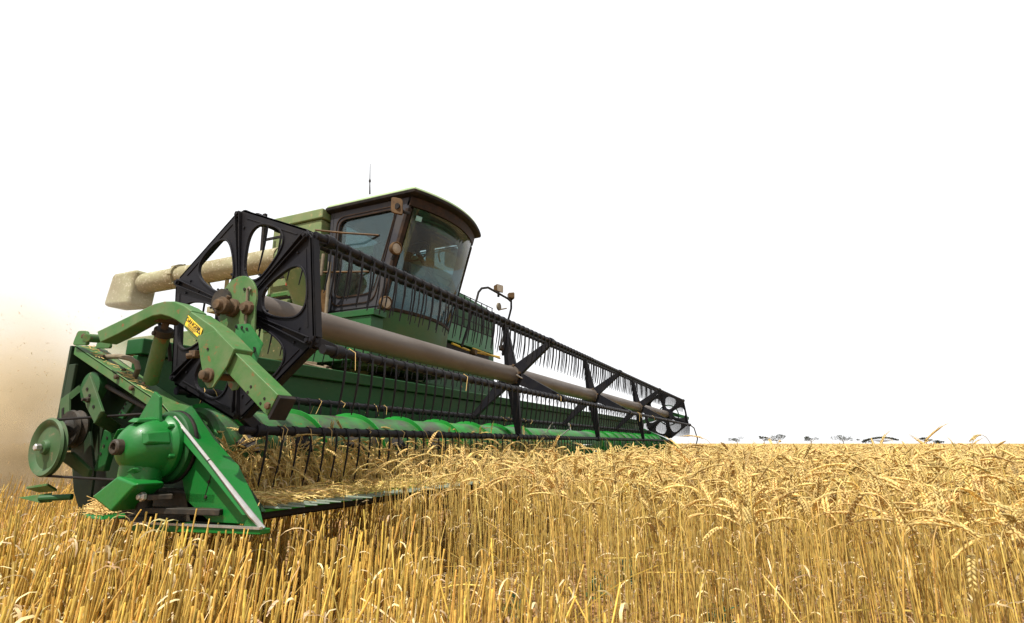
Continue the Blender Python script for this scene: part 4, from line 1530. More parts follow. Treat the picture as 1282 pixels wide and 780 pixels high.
# light bar: bent hoop carrying two square lamps and a round one
LY = 4.35
mb = MB()
pts = [P(578, 434, Y=LY), P(597, 374, Y=LY), P(599, 366, Y=LY), P(603, 361, Y=LY), P(611, 360, Y=LY), P(636, 374, Y=LY), P(640, 378, Y=LY), P(640, 386, Y=LY), P(638, 394, Y=LY), P(626, 437, Y=LY)]
mb.tube(pts, 0.02, 10)
hoop = part(mb, 'lamp_hoop', 'black_trim', bevel=0)


def square_lamp(c, ang, s=0.09):
    b = MB()
    d = Vector((math.sin(ang), -math.cos(ang), -0.05)).normalized()
    u = Vector((0, 0, 1))
    w = d.cross(u).normalized()
    c = Vector(c)
    f_ = fillet([c + w * s + u * s * 0.8, c - w * s + u * s * 0.8, c - w * s - u * s * 0.8, c + w * s - u * s * 0.8], 0.02)
    k_ = [c + (p - c) * 0.75 - d * 0.10 for p in f_]
    b.loft(f_, k_)
    l_ = part(b, 'work_lamp', 'lamp_body', ROOT, 0.004)
    b = MB()
    b.prism([c + (p - c) * 0.88 + d * 0.002 for p in f_], d * 0.006)
    part(b, 'lamp_lens', 'lamp_lens', l_, 0)
    b = MB()
    b.bar(c - d * 0.04 - u * s * 0.7, c - d * 0.04 - u * (s + 0.07), 0.03, 0.03, up=d)
    part(b, 'lamp_bracket', 'black_trim', l_, 0)


square_lamp(P(626, 361, Y=LY), -0.3, 0.088)
square_lamp(P(642.5, 371, Y=LY), 0.7, 0.08)
square_lamp(P(632, 436, Y=LY), 0.9, 0.07)
mb = MB()
mb.lathe(P(624, 384, Y=5.0), (0, -1, 0), [(-0.02, 0.06), (0, 0.085), (0.03, 0.08)], 16)
mb.tube([P(624, 388, Y=5.0), P(634, 386, Y=5.0)], 0.015, 6)
part(mb, 'air_intake_cap', 'hose', bevel=0)


# ------------------------------------------------------------------ wheat, stubble and straw (numpy built)
def build_np(name, V, Fq, colr, material='straw', kind='stuff'):
    """V (n,3) in world metres, Fq (m,4) quads, colr (n,3)"""
    me = bpy.data.meshes.new(name)
    me.vertices.add(len(V))
    me.vertices.foreach_set('co', np.ascontiguousarray(V, dtype=np.float32).ravel())
    nf = len(Fq)
    me.loops.add(nf * 4)
    me.loops.foreach_set('vertex_index', np.ascontiguousarray(Fq, dtype=np.int32).ravel())
    me.polygons.add(nf)
    me.polygons.foreach_set('loop_start', np.arange(0, nf * 4, 4, dtype=np.int32))
    me.update(calc_edges=True)
    at = me.attributes.new('straw_colour', 'FLOAT_COLOR', 'POINT')
    c4 = np.ones((len(V), 4), dtype=np.float32)
    c4[:, :3] = colr
    at.data.foreach_set('color', c4.ravel())
    me.materials.append(M[material])
    o = bpy.data.objects.new(name, me)
    COL.objects.link(o)
    o['kind'] = kind
    return o


class Acc:
    def __init__(self):
        self.V, self.F, self.C, self.n = [], [], [], 0

    def add(self, V, F, C):
        self.V.append(V.reshape(-1, 3))
        self.F.append(F.reshape(-1, 4) + self.n)
        self.C.append(C.reshape(-1, 3))
        self.n += self.V[-1].shape[0]

    def build(self, name):
        return build_np(name, np.concatenate(self.V), np.concatenate(self.F), np.concatenate(self.C))


def norm(a):
    return a / np.maximum(np.linalg.norm(a, axis=-1, keepdims=True), 1e-9)


def tubes(acc, path, rad, col, sides=3):
    """path (n,p,3), rad (n,p), col (n,p,3)"""
    n, p, _ = path.shape
    t = np.empty_like(path)
    t[:, 1:-1] = path[:, 2:] - path[:, :-2]
    t[:, 0] = path[:, 1] - path[:, 0]
    t[:, -1] = path[:, -1] - path[:, -2]
    t = norm(t)
    ref = np.zeros((n, 1, 3))
    ph = RNG.uniform(0, 2 * np.pi, n)
    ref[:, 0, 0] = np.cos(ph)
    ref[:, 0, 1] = np.sin(ph)
    ref[:, 0, 2] = 0.15
    u = norm(np.cross(t, np.broadcast_to(ref, t.shape)))
    w = np.cross(t, u)
    a = np.arange(sides) * 2 * np.pi / sides
    V = path[:, :, None, :] + rad[:, :, None, None] * (u[:, :, None, :] * np.cos(a)[None, None, :, None] + w[:, :, None, :] * np.sin(a)[None, None, :, None])
    idx = np.arange(n * p * sides).reshape(n, p, sides)
    k2 = (np.arange(sides) + 1) % sides
    F = np.stack([idx[:, :-1, :], idx[:, :-1][:, :, k2], idx[:, 1:][:, :, k2], idx[:, 1:, :]], axis=-1)
    C = np.broadcast_to(col[:, :, None, :], V.shape)
    acc.add(V, F, C)
    return t, u, w


def ribbons(acc, path, wid, side, col):
    """flat strips: path (n,p,3), wid (n,p), side (n,p,3)"""
    n, p, _ = path.shape
    V = np.stack([path - side * wid[..., None], path + side * wid[..., None]], axis=2)
    idx = np.arange(n * p * 2).reshape(n, p, 2)
    F = np.stack([idx[:, :-1, 0], idx[:, :-1, 1], idx[:, 1:, 1], idx[:, 1:, 0]], axis=-1)
    acc.add(V, F, np.broadcast_to(col[:, :, None, :], V.shape))


STEM = np.array([0.60, 0.43, 0.105])
EAR = np.array([0.66, 0.485, 0.18])
LEAF = np.array([0.68, 0.54, 0.30])


def var(base, n, amt=0.18, hue=0.08):
    b = RNG.normal(1, amt, (n, 1)).clip(0.5, 1.5)
    h = RNG.normal(0, hue, (n, 3))
    return (base[None] * b * (1 + h)).clip(0.02, 0.88)


def wheat(acc, xy, hgt, thick, detail, lean_dir=None, lean_amt=0.07, z0=0.0):
    n = len(xy)
    if n == 0:
        return
    ns = {2: 6, 1: 4, 0: 2}[detail]
    nn = {2: 5, 1: 3, 0: 1}[detail]
    ne = {2: 7, 1: 4, 0: 3}[detail]
    az = RNG.uniform(0, 2 * np.pi, n)
    az = np.where(RNG.random(n) < 0.35, RNG.normal(0.4, 0.8, n), az)      # light prevailing droop
    droop = np.where(RNG.random(n) < 0.22, RNG.normal(0.7, 0.35, n), RNG.normal(2.15, 0.38, n)).clip(0.15, 2.85)
    hgt = hgt - 0.075 * np.clip((1.6 - droop) / 1.2, 0, 1)
    earL = RNG.normal(0.088, 0.014, n).clip(0.05, 0.12)
    neck = RNG.normal(0.085, 0.025, n).clip(0.03, 0.16)
    stem = hgt - neck * 0.6
    ld = RNG.uniform(0, 2 * np.pi, n) if lean_dir is None else RNG.normal(lean_dir, 0.5, n)
    la = np.abs(RNG.normal(lean_amt, lean_amt * 0.7, n))
    bow = RNG.normal(0, 0.02, n)
    s = np.linspace(0, 1, ns)
    base = np.concatenate([xy, np.full((n, 1), z0)], 1)
    L = np.stack([np.cos(ld), np.sin(ld)], -1)
    path = np.zeros((n, ns + nn + ne, 3))
    off = (la * stem)[:, None] * s[None] ** 1.4 + (bow * stem)[:, None] * np.sin(np.pi * s)[None]
    path[:, :ns, 0] = base[:, 0:1] + L[:, 0:1] * off
    path[:, :ns, 1] = base[:, 1:2] + L[:, 1:2] * off
    path[:, :ns, 2] = z0 + stem[:, None] * s[None] * np.sqrt(1 - la ** 2 * 0.8)[:, None]
    d0 = norm(path[:, ns - 1] - path[:, ns - 2])
    D = np.stack([np.cos(az), np.sin(az), np.zeros(n)], -1)
    cur = path[:, ns - 1].copy()
    tot = nn + ne
    for i in range(tot):
        isn = i < nn
        seg = (neck / nn) if isn else (earL / ne)
        if isn:
            th = droop * 0.72 * (i + 1) / nn
        else:
            th = droop * (0.72 + 0.28 * (i - nn + 1) / ne)
        dr = d0 * np.cos(th)[:, None] + D * np.sin(th)[:, None]
        cur = cur + norm(dr) * seg[:, None]
        path[:, ns + i] = cur
    r = np.zeros((n, ns + tot))
    r[:, :ns] = thick[:, None] * np.linspace(1.0, 0.75, ns)[None]
    r[:, ns:ns + nn] = thick[:, None] * 0.55
    stemc = var(STEM, n, 0.27, 0.03)
    earc = var(EAR, n, 0.14, 0.022)
    col = np.zeros((n, ns + tot, 3))
    up_ = np.linspace(0.0, 1, ns)[None, :, None]
    col[:, :ns] = stemc[:, None] * (1 - up_ * 0.35) + earc[:, None] * up_ * 0.35
    col[:, ns:] = earc[:, None]
    if detail == 2:
        k = ns + nn
        t, u, w = tubes(acc, path[:, :k + 1], r[:, :k + 1].clip(0.0008, 1), col[:, :k + 1], 5)
        # spikelets: two rows of plump seeds along the ear, each a stretched eight-face body
        rows = 15
        ep = path[:, k - 1:]
        m = ep.shape[1]
        for j in range(rows):
            f = (j + 0.3) / rows * (m - 1)
            i0 = min(int(f), m - 2)
            fr = f - i0
            c = ep[:, i0] * (1 - fr) + ep[:, i0 + 1] * fr
            tg = norm(ep[:, i0 + 1] - ep[:, i0])
            sd = norm(np.cross(tg, D + np.array([0.0, 0.0, 0.31])))
            upv = np.cross(sd, tg)
            sg = 1 if j % 2 else -1
            taper = 1.0 if j < rows - 3 else 0.8 - 0.12 * (j - rows + 3)
            for ss in (sg,):
                dr = norm(tg + sd * ss * 0.36 + RNG.normal(0, 0.06, (n, 3)))
                cc = c + sd * ss * 0.0036
                l_, wv = 0.0155 * taper, 0.0048 * taper
                sp = np.stack([cc - dr * l_ * 0.4, cc + sd * wv, cc + upv * wv * 0.85, cc - sd * wv, cc - upv * wv * 0.85, cc + dr * l_ * 1.0], 1)
                idx = np.arange(n * 6).reshape(n, 6)
                F = np.stack([np.stack([idx[:, 0], idx[:, a], idx[:, 5], idx[:, b]], -1) for a, b in ((1, 2), (2, 3), (3, 4), (4, 1))], 1)
                # quads fold along 0-5: two triangles each side; keep as thin petals
                F = np.concatenate([np.stack([idx[:, 0], idx[:, a], idx[:, b], idx[:, b]], -1)[:, None] for a, b in ((1, 2), (2, 3), (3, 4), (4, 1))] +
                                   [np.stack([idx[:, 5], idx[:, b], idx[:, a], idx[:, a]], -1)[:, None] for a, b in ((1, 2), (2, 3), (3, 4), (4, 1))], 1)
                C = np.repeat((earc * RNG.normal(1, 0.12, (n, 1))).clip(0, 0.9)[:, None], 6, 1)
                acc.tri = True
                acc.add(sp, F, C)
                # awn
                if j % 2 == 0 or j > rows - 3:
                    a1 = cc + dr * l_
                    a2 = a1 + (dr * 0.75 + tg * 0.5 + RNG.normal(0, 0.12, (n, 3))) * RNG.uniform(0.012, 0.03, (n, 1))
                    pth = np.stack([a1, a2], 1)
                    wd_ = np.stack([np.full(n, 0.0008), np.full(n, 0.0002)], 1)
                    ribbons(acc, pth, wd_, np.repeat(upv[:, None], 2, 1), np.repeat((earc * 0.95)[:, None], 2, 1))
    else:
        ew = thick * (2.2 if detail == 1 else 2.6)
        prof = np.array([0.75, 1.0, 0.9, 0.35]) if ne == 4 else np.array([0.8, 1.0, 0.35])
        r[:, ns + nn:] = ew[:, None] * prof[None]
        tubes(acc, path, r, col, 4 if detail == 1 else 3)
    # dry leaves
    if detail >= 1:
        reps = 2 if detail == 2 else 1
        for q in range(reps):
            sel = RNG.random(n) < (0.5 if detail == 2 else 0.4)
            ms = sel.sum()
            if ms == 0:
                continue
            fpos = RNG.uniform(0.15, 0.85, ms)
            i0 = (fpos * (ns - 1)).astype(int).clip(0, ns - 2)
            fr = fpos * (ns - 1) - i0
            pp = path[sel]
            ar = np.arange(ms)
            p0 = pp[ar, i0] * (1 - fr)[:, None] + pp[ar, i0 + 1] * fr[:, None]
            la_ = RNG.uniform(0, 2 * np.pi, ms)
            od = np.stack([np.cos(la_), np.sin(la_), np.zeros(ms)], -1)
            LL = RNG.uniform(0.04, 0.13, ms)
            k = 5
            th0 = RNG.uniform(0.2, 0.9, ms)
            curl = RNG.uniform(1.2, 3.6, ms)
            cur = p0.copy()
            pth = [cur.copy()]
            sides_ = []
            tw = RNG.uniform(-2.5, 2.5, ms)
            for i in range(k):
                a = th0 + curl * i / k
                d = od * np.sin(a)[:, None] + np.array([0, 0, 1.0])[None] * np.cos(a)[:, None]
                cur = cur + d * (LL / k)[:, None]
                pth.append(cur.copy())
            pth = np.stack(pth, 1)
            hs_ = np.stack([-np.sin(la_), np.cos(la_), np.zeros(ms)], -1)
            sv = []
            for i in range(k + 1):
                b = tw * i / k
                sv.append(norm(hs_ * np.cos(b)[:, None] + np.array([0, 0, 1.0])[None] * np.sin(b)[:, None]))
            wds = RNG.uniform(0.0016, 0.004, ms)[:, None] * np.array([0.7, 1, 1, 0.9, 0.6, 0.15])[None]
            if detail == 1:
                wds = wds * 1.4
            lc = var(LEAF, ms, 0.22, 0.03)
            ribbons(acc, pth, wds, np.stack(sv, 1), np.repeat(lc[:, None], k + 1, 1))


def polar(n, r0, r1, a0, a1):
    r = np.sqrt(RNG.uniform(r0 * r0, r1 * r1, n))
    a = RNG.uniform(R_(a0), R_(a1), n)
    return np.stack([r * np.cos(a), r * np.sin(a)], -1)


def density(per_m2, r0, r1, a0, a1):
    return int(per_m2 * 0.5 * R_(a1 - a0) * (r1 * r1 - r0 * r0))


def edge_noise(y):
    return 1.76 + 0.62 * np.clip((y - 0.2) / 1.7, 0, 1) + 0.06 * np.sin(y * 3.1) + 0.05 * np.sin(y * 7.7 + 1)


def standing(xy):
    x, y = xy[:, 0], xy[:, 1]
    return (x > edge_noise(y)) & ((y < 2.0) | (x > 14.35))


def clumpy(xy, keep=0.8, sc=2.3):
    v = np.sin(xy[:, 0] * sc + 1.3 * np.sin(xy[:, 1] * sc * 0.7)) * np.sin(xy[:, 1] * sc * 1.3 + np.sin(xy[:, 0] * sc))
    return RNG.random(len(xy)) < keep + (1 - keep) * v


def heights(n, xy, mean=0.73, sd=0.05):
    h = RNG.normal(mean, sd, n)
    if True:
        h += 0.025 * np.sin(xy[:, 0] * 0.9 + 0.5) * np.sin(xy[:, 1] * 0.8)
    r = np.hypot(xy[:, 0], xy[:, 1])
    tall = (RNG.random(n) < 0.007) & (r > 4) & (r < 20)
    h = np.where(tall, h + RNG.uniform(0.03, 0.10, n), h)
    return (h - 0.03 * (r < 2.6)).clip(0.5, 0.93)


acc = Acc()
A0, A1 = -36, 72
xy = polar(density(340, 1.6, 3.6, A0, 52), 1.6, 3.6, A0, 52)
xy = xy[standing(xy)]
xy = xy[clumpy(xy, 0.7)]
wheat(acc, xy, heights(len(xy), xy), RNG.uniform(0.0015, 0.0027, len(xy)), 2)
acc.build('standing_wheat')['label'] = 'ripe golden wheat with drooping ears standing uncut in front of the reel'
acc = Acc()
xy = polar(density(190, 3.6, 8, A0, 40), 3.6, 8, A0, 40)
xy = xy[standing(xy)]
wheat(acc, xy, heights(len(xy), xy, 0.725, 0.036), RNG.uniform(0.0025, 0.004, len(xy)), 1)
xy = polar(density(70, 8, 22, A0, 30), 8, 22, A0, 30)
xy = xy[standing(xy)]
wheat(acc, xy, heights(len(xy), xy, 0.722, 0.036), RNG.uniform(0.004, 0.0065, len(xy)), 0)
xy = polar(density(12, 22, 60, A0, 66), 22, 60, A0, 66)
xy = xy[standing(xy)]
wheat(acc, xy, heights(len(xy), xy, 0.702, 0.03), RNG.uniform(0.008, 0.014, len(xy)), 0)
xy = polar(density(1.2, 60, 190, A0, 66), 60, 190, A0, 66)
xy = xy[standing(xy)]
wheat(acc, xy, heights(len(xy), xy, 0.702, 0.03), RNG.uniform(0.02, 0.035, len(xy)), 0)
acc.build('distant_wheat')['label'] = 'ripe wheat field stretching away to the horizon'

# cut wheat tumbling onto the platform behind the knife
acc = Acc()
n = 1500
xy = np.stack([1.9 + 4.6 * RNG.random(n) ** 1.3, RNG.uniform(2.26, 2.60, n)], -1)
wheat(acc, xy, RNG.normal(0.25, 0.07, n).clip(0.1, 0.40), RNG.uniform(0.002, 0.0035, n), 2, lean_dir=math.pi / 2, lean_amt=0.55, z0=H - 0.27)


def loose_straw(acc, n, xy, zlo, zhi, lmin, lmax, wmin, wmax, tilt=0.25, base=LEAF):
    a = RNG.uniform(0, 2 * np.pi, n)
    L = RNG.uniform(lmin, lmax, n)
    el = RNG.normal(0, tilt, n)
    d = np.stack([np.cos(a) * np.cos(el), np.sin(a) * np.cos(el), np.sin(el)], -1)
    z = (zlo if isinstance(zlo, np.ndarray) else RNG.uniform(zlo, zhi, n)) + np.abs(d[:, 2]) * L / 2
    c = np.concatenate([xy, z[:, None]], 1)
    k = 4
    s = np.linspace(-0.5, 0.5, k + 1)
    pth = c[:, None] + d[:, None] * (L[:, None] * s[None])[..., None]
    pth[:, :, 2] += (RNG.uniform(-0.25, 0.5, n)[:, None] * L[:, None] * (0.25 - s[None] ** 2))
    if not isinstance(zlo, np.ndarray):
        pth[:, :, 2] = np.maximum(pth[:, :, 2], zlo)
    sd = norm(np.cross(d, RNG.normal(0, 1, (n, 3))))
    wd_ = RNG.uniform(wmin, wmax, n)[:, None] * np.array([0.7, 1, 1, 1, 0.6])[None]
    cc = var(base, n, 0.25, 0.06)
    ribbons(acc, pth, wd_, np.repeat(sd[:, None], k + 1, 1), np.repeat(cc[:, None], k + 1, 1))


n = 9000
xy = np.stack([1.86 + 5.5 * RNG.random(n) ** 1.6, RNG.uniform(2.05, 2.62, n)], -1)
loose_straw(acc, n, xy, H - 0.275, H - 0.245, 0.05, 0.20, 0.0013, 0.003, 0.16, EAR)
n = 4500
xy = np.stack([1.88 + 5.0 * RNG.random(n) ** 1.4, RNG.uniform(2.38, 2.60, n)], -1)
loose_straw(acc, n, xy, H - 0.26, H - 0.12, 0.06, 0.26, 0.0015, 0.0032, 0.5, EAR)
acc.build('cut_wheat')['label'] = 'cut wheat stalks and ears lying on the header platform'

# stubble
acc = Acc()


def stubble(xy, hgt, thick, sides):
    n = len(xy)
    ld = RNG.normal(-0.2, 1.1, n)
    la = np.abs(RNG.normal(0.10, 0.09, n)) + np.where(RNG.random(n) < 0.07, RNG.uniform(0.2, 0.7, n), 0)
    thick = thick * RNG.uniform(0.65, 1.15, n)
    p = 3
    s = np.linspace(0, 1, p)
    path = np.zeros((n, p, 3))
    bow = RNG.normal(0, 0.015, n)
    off_ = (la * hgt)[:, None] * s[None] + bow[:, None] * np.sin(np.pi * s)[None]
    path[:, :, 0] = xy[:, 0:1] + np.cos(ld)[:, None] * off_
    path[:, :, 1] = xy[:, 1:2] + np.sin(ld)[:, None] * off_
    path[:, :, 2] = hgt[:, None] * s[None]
    r = thick[:, None] * np.array([1.0, 1.0, 0.9])[None]
    c = var(STEM * np.array([0.98, 0.93, 0.9]), n, 0.24, 0.035)
    col = np.repeat(c[:, None], p, 1)
    col[:, -1] = (c * 1.15).clip(0, 0.85)
    tubes(acc, path, r, col, sides)
    # torn leaf sheaths hanging off the stubble
    sel = RNG.random(n) < (0.5 if sides > 4 else 0.25)
    m = sel.sum()
    k = 5
    a = RNG.uniform(0, 2 * np.pi, m)
    od = np.stack([np.cos(a), np.sin(a), np.zeros(m)], -1)
    f = RNG.uniform(0.3, 1.0, m)
    cur = path[sel][:, 0] * (1 - f)[:, None] + path[sel][:, -1] * f[:, None]
    LL = RNG.uniform(0.04, 0.16, m)
    th0, curl = RNG.uniform(0.2, 1.0, m), RNG.uniform(1.5, 4.5, m)
    pth = [cur.copy()]
    for i in range(k):
        t_ = th0 + curl * i / k
        cur = cur + (od * np.sin(t_)[:, None] + np.array([0, 0, 1.0])[None] * np.cos(t_)[:, None]) * (LL / k)[:, None]
        pth.append(cur.copy())
    pth = np.stack(pth, 1)
    sd = np.stack([-np.sin(a), np.cos(a), RNG.normal(0, 0.5, m)], -1)
    sd = norm(sd)
    wd_ = RNG.uniform(0.002, 0.0055, m)[:, None] * np.array([0.8, 1, 1, 1, 0.8, 0.3])[None]
    ribbons(acc, pth, wd_, np.repeat(sd[:, None], k + 1, 1), np.repeat(var(LEAF, m, 0.2, 0.05)[:, None], k + 1, 1))


def mown(xy):
    x, y = xy[:, 0], xy[:, 1]
    return ~standing(xy)


def row_snap(xy, pitch=0.19, jit=0.035):
    xy = xy.copy()
    xy[:, 0] = np.round(xy[:, 0] / pitch) * pitch + RNG.normal(0, jit, len(xy))
    return xy


xy = row_snap(polar(density(330, 0.9, 4.2, -20, 75), 0.9, 4.2, -20, 75))
xy = xy[mown(xy)]
stubble(xy, RNG.normal(0.42, 0.075, len(xy)).clip(0.12, 0.58) * np.clip(0.62 + 0.3 * xy[:, 1], 0.45, 1), RNG.uniform(0.0026, 0.0046, len(xy)), 6)
xy = row_snap(polar(density(110, 4.2, 11, 15, 80), 4.2, 11, 15, 80))
xy = xy[mown(xy)]
stubble(xy, RNG.normal(0.34, 0.07, len(xy)).clip(0.12, 0.5), RNG.uniform(0.003, 0.005, len(xy)), 3)
xy = row_snap(polar(density(14, 11, 45, 30, 80), 11, 45, 30, 80))
xy = xy[mown(xy)]
stubble(xy, RNG.normal(0.34, 0.07, len(xy)).clip(0.12, 0.5), RNG.uniform(0.006, 0.011, len(xy)), 3)
xy = polar(density(1.5, 45, 150, 40, 80), 45, 150, 40, 80)
xy = xy[mown(xy)]
stubble(xy, RNG.normal(0.36, 0.07, len(xy)).clip(0.12, 0.5), RNG.uniform(0.02, 0.035, len(xy)), 3)
n = 260
xy = np.stack([RNG.uniform(1.22, 1.58, n), RNG.uniform(1.75, 2.95, n)], -1)
stubble(xy, RNG.normal(0.50, 0.05, n).clip(0.36, 0.60), RNG.uniform(0.0026, 0.0042, n), 6)
acc.build('stubble')['label'] = 'freshly cut golden stubble left behind the header'

acc = Acc()
n = 9000
xy = polar(n, 0.9, 7, -30, 80)
xy = xy[clumpy(xy, 0.6, 3.1)]
loose_straw(acc, len(xy), xy, 0.003, 0.08, 0.04, 0.32, 0.0015, 0.0045, 0.18, LEAF * 0.85)
n = 2500
xy = polar(n, 0.9, 5, -30, 75)
xy = xy[xy[:, 0] < 1.9]
loose_straw(acc, len(xy), xy, 0.08, 0.30, 0.04, 0.22, 0.0015, 0.004, 0.5)
n = 90
xy = np.stack([RNG.uniform(1.75, 2.4, n), RNG.uniform(-2.2, 1.6, n)], -1)
loose_straw(acc, n, xy, 0.10, 0.40, 0.15, 0.50, 0.0014, 0.0026, 0.5, STEM)
acc.build('straw_litter')['label'] = 'loose straw and curled dry leaves scattered between the stalks'

# ------------------------------------------------------------------ distant trees
leaf_m = mat('dull_olive_leaves', (0.028, 0.034, 0.024), (0.05, 0.056, 0.04), 0.7, 0.5, 0.8)
bark_m = mat('grey_bark', (0.13, 0.11, 0.09), (0.2, 0.17, 0.13), 2, 0.5, 0.9)
M['leaf'] = leaf_m
M['bark'] = bark_m


def tree(px, w_px, top_px, style, label, D=330.0, seed=0):
    rnd = np.random.default_rng(100 + seed)
    d = ray(px, 555)
    dv = Vector((d.x, d.y, 0)).normalized()
    base = dv * D
    sc = D / 719.0
    Wm, Ht = w_px * sc, (555 - top_px) * sc + H
    side_ = Vector((-dv.y, dv.x, 0))
    root = bpy.data.objects.new('tree', None)
    COL.objects.link(root)
    root.location = (base.x, base.y, 0)
    root['label'] = label
    root['category'] = 'tree'
    root['group'] = 'trees along the horizon'
    # clumps
    cl = []
    if style == 'umbrella':
        for i in range(13):
            s = -0.5 + i / 12
            cl.append((s * Wm, Ht - 0.45 - 2.4 * sc * 1.9 * (abs(s) * 1.0) ** 2 * 2, Wm * 0.075, 0.5))
    elif style == 'tiers':
        for i in range(7):
            cl.append((rnd.uniform(-0.45, 0.45) * Wm, Ht * rnd.uniform(0.5, 0.95), Wm * rnd.uniform(0.12, 0.24), 0.45))
    else:
        for i in range(8):
            cl.append((rnd.normal(0, 0.24) * Wm, Ht * rnd.uniform(0.45, 0.9), Wm * rnd.uniform(0.14, 0.26), 0.6))
    t = MB()
    tr_h = Ht * 0.55
    t.tube([(0, 0, -H), (0.1, 0, tr_h * 0.5 - H), (0.0, 0.1, tr_h - H)], [0.28, 0.2, 0.12], 7)
    for (u, z, r, f) in cl:
        t.tube([(0, 0.05, tr_h * 0.7 - H), tuple(side_ * u * 0.6 + Vector((0, 0, (tr_h * 0.7 + z) / 2 - H))), tuple(side_ * u + Vector((0, 0, z - H)))], [0.10, 0.07, 0.03], 5)
    tk = t.build('trunk', 'bark', None, 0)
    tk.parent = root
    V, Fc = [], []
    for (u, z, r, f) in cl:
        cx, cy = side_.x * u, side_.y * u
        nl = 90
        p = rnd.normal(0, 1, (nl, 3))
        p = p / np.linalg.norm(p, axis=1, keepdims=True) * rnd.uniform(0.4, 1.0, (nl, 1)) ** 0.5
        p = p * np.array([r, r, r * f])
        for q in p:
            a = rnd.normal(0, 1, 3)
            a /= np.linalg.norm(a)
            b = np.cross(a, rnd.normal(0, 1, 3))
            b /= np.linalg.norm(b)
            s = rnd.uniform(0.12, 0.30)
            o_ = np.array([cx, cy, z]) + q
            i0 = len(V)
            V += [o_ + a * s, o_ + b * s * 0.6, o_ - a * s, o_ - b * s * 0.6]
            Fc.append((i0, i0 + 1, i0 + 2, i0 + 3))
    me = bpy.data.meshes.new('crown')
    me.from_pydata([tuple(v) for v in V], [], Fc)
    me.materials.append(leaf_m)
    c_ = bpy.data.objects.new('crown', me)
    COL.objects.link(c_)
    c_.parent = root


tree(923, 18, 547.5, 'tiers', 'faint sparse tree nearest the end of the reel on the horizon', 420, 1)
tree(957, 9, 546.5, 'tiers', 'small flat topped tree just beside the dense rounded tree', 380, 2)
tree(973, 22, 545.5, 'clump', 'darkest and densest tree on the horizon, with a rounded lumpy crown', 330, 3)
tree(1016, 15, 547, 'tiers', 'lone small tiered tree standing in a wide gap on the horizon', 360, 4)
tree(1056, 24, 547, 'tiers', 'broad ragged tree with layered foliage, left of the umbrella shaped tree', 360, 5)
tree(1084, 10, 550.5, 'clump', 'tiny tree close beside the umbrella shaped one', 420, 6)
tree(1105, 26, 548, 'umbrella', 'umbrella shaped tree with a thin arched canopy on slim trunks', 300, 7)
tree(1160, 13, 549, 'tiers', 'taller of the two close trees towards the right of the horizon', 360, 8)
tree(1175, 11, 552.5, 'clump', 'low bushy tree beside the taller tiered tree on the right', 400, 9)


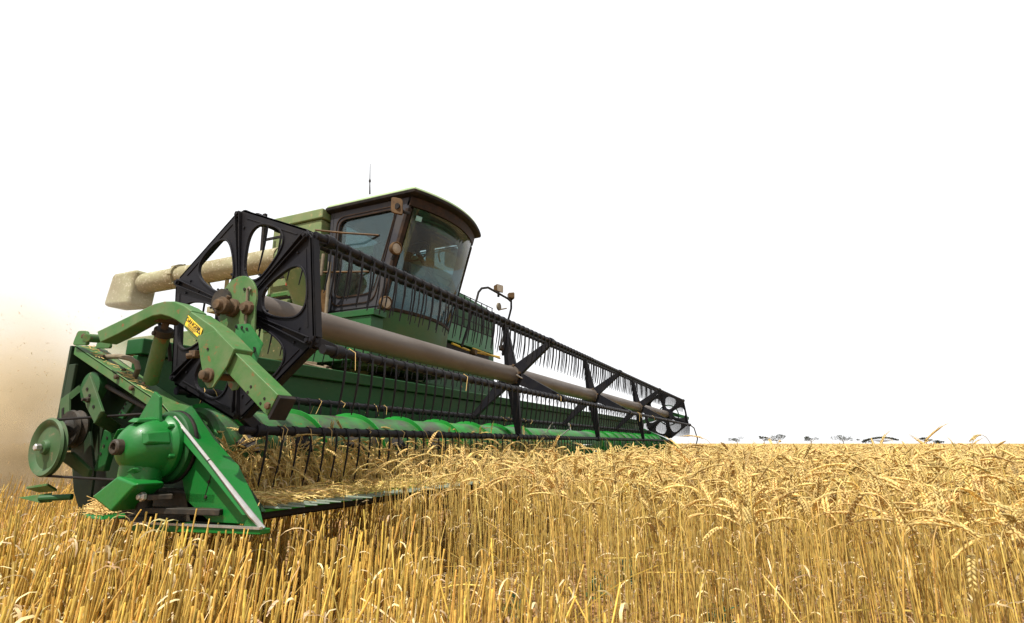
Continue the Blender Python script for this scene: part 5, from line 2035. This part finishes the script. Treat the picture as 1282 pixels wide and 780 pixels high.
# ------------------------------------------------------------------ dust thrown up behind the machine
def dust(name, c, size, dens, label, seed=0.0, col=(0.83, 0.73, 0.55)):
    bm = bmesh.new()
    bmesh.ops.create_icosphere(bm, subdivisions=3, radius=1.0)
    me = bpy.data.meshes.new(name)
    bm.to_mesh(me)
    bm.free()
    o = bpy.data.objects.new(name, me)
    COL.objects.link(o)
    o.location = c
    o.scale = size
    m = bpy.data.materials.new(name + '_air')
    m.use_nodes = True
    n, l = m.node_tree.nodes, m.node_tree.links
    n.remove(n['Principled BSDF'])
    pv_ = n.new('ShaderNodeVolumePrincipled')
    pv_.inputs['Color'].default_value = (*col, 1)
    pv_.inputs['Anisotropy'].default_value = 0.2
    tc = n.new('ShaderNodeTexCoord')
    ln = n.new('ShaderNodeVectorMath')
    ln.operation = 'LENGTH'
    l.new(tc.outputs['Object'], ln.inputs[0])
    fall = n.new('ShaderNodeMapRange')
    fall.interpolation_type = 'SMOOTHSTEP'
    fall.inputs['From Min'].default_value = 0.25
    fall.inputs['From Max'].default_value = 0.98
    fall.inputs['To Min'].default_value = 1.0
    fall.inputs['To Max'].default_value = 0.0
    l.new(ln.outputs['Value'], fall.inputs['Value'])
    tx = n.new('ShaderNodeTexNoise')
    tx.noise_dimensions = '4D'
    tx.inputs['W'].default_value = seed
    tx.inputs['Scale'].default_value = 2.4
    tx.inputs['Detail'].default_value = 8
    tx.inputs['Roughness'].default_value = 0.65
    l.new(tc.outputs['Object'], tx.inputs['Vector'])
    rg = n.new('ShaderNodeMapRange')
    rg.inputs['From Min'].default_value = 0.40
    rg.inputs['From Max'].default_value = 0.66
    rg.inputs['To Min'].default_value = 0.08
    rg.inputs['To Max'].default_value = dens * 1.8
    l.new(tx.outputs[0], rg.inputs['Value'])
    ml = n.new('ShaderNodeMath')
    ml.operation = 'MULTIPLY'
    l.new(fall.outputs[0], ml.inputs[0])
    l.new(rg.outputs[0], ml.inputs[1])
    l.new(ml.outputs[0], pv_.inputs['Density'])
    l.new(pv_.outputs[0], n['Material Output'].inputs['Volume'])
    me.materials.append(m)
    o['kind'] = 'stuff'
    o['label'] = label
    return o


dust('dust_cloud', (3.9, 10.2, 0.85), (2.7, 2.6, 2.35), 1.9, 'tan cloud of chaff and dust billowing behind the harvester')
dust('dust_haze', (4.3, 9.6, 2.35), (2.5, 2.3, 1.35), 0.45, 'thin greyish dust drifting above the tan cloud, round the auger spout', 3.7, (0.80, 0.77, 0.72))

# small green weeds between the stalks
wa = Acc()
wp = np.array([[3.54, 0.83], [3.6, 0.9], [3.73, 0.51], [4.05, -0.05], [3.3, 1.0], [3.0, 0.35], [2.7, 1.25], [3.9, 1.0]])
rep = np.repeat(wp, 26, 0) + RNG.normal(0, 0.035, (26 * len(wp), 2))
loose_straw(wa, len(rep), rep, 0.02, 0.10, 0.04, 0.10, 0.005, 0.012, 0.4, np.array([0.06, 0.15, 0.07]))
o = wa.build('weeds')
o['label'] = 'small green weeds growing low between the wheat stalks'
o['category'] = 'weeds'

acc = Acc()
n = 4200
c3_ = np.stack([RNG.normal(4.2, 1.0, n), RNG.normal(9.4, 1.6, n)], -1)
zz = 0.2 + 2.3 * RNG.random(n) ** 1.8
keep_ = RNG.random(n) < np.exp(-((c3_[:, 0] - 4.0) / 1.6) ** 2)
c3_, zz = c3_[keep_], zz[keep_]
loose_straw(acc, len(c3_), c3_, zz, 3.0, 0.008, 0.035, 0.001, 0.0035, 0.8, LEAF * np.array([0.75, 0.68, 0.55]))
o = acc.build('flying_chaff')
o['label'] = 'bits of chaff flying in the dust behind the machine'
o['category'] = 'chaff'

for o in list(COL.objects):
    if o.parent is None and o.get('kind') in ('stuff', 'structure'):
        o['category'] = {'ground': 'ground', 'standing_wheat': 'wheat', 'distant_wheat': 'wheat', 'cut_wheat': 'cut wheat', 'stubble': 'stubble',
                         'straw_litter': 'straw', 'dust_cloud': 'dust', 'flying_chaff': 'chaff', 'dust_haze': 'dust', 'weeds': 'weeds'}.get(o.name, 'ground')
        if not o.get('label'):
            o['label'] = 'straw strewn soil of the wheat field'
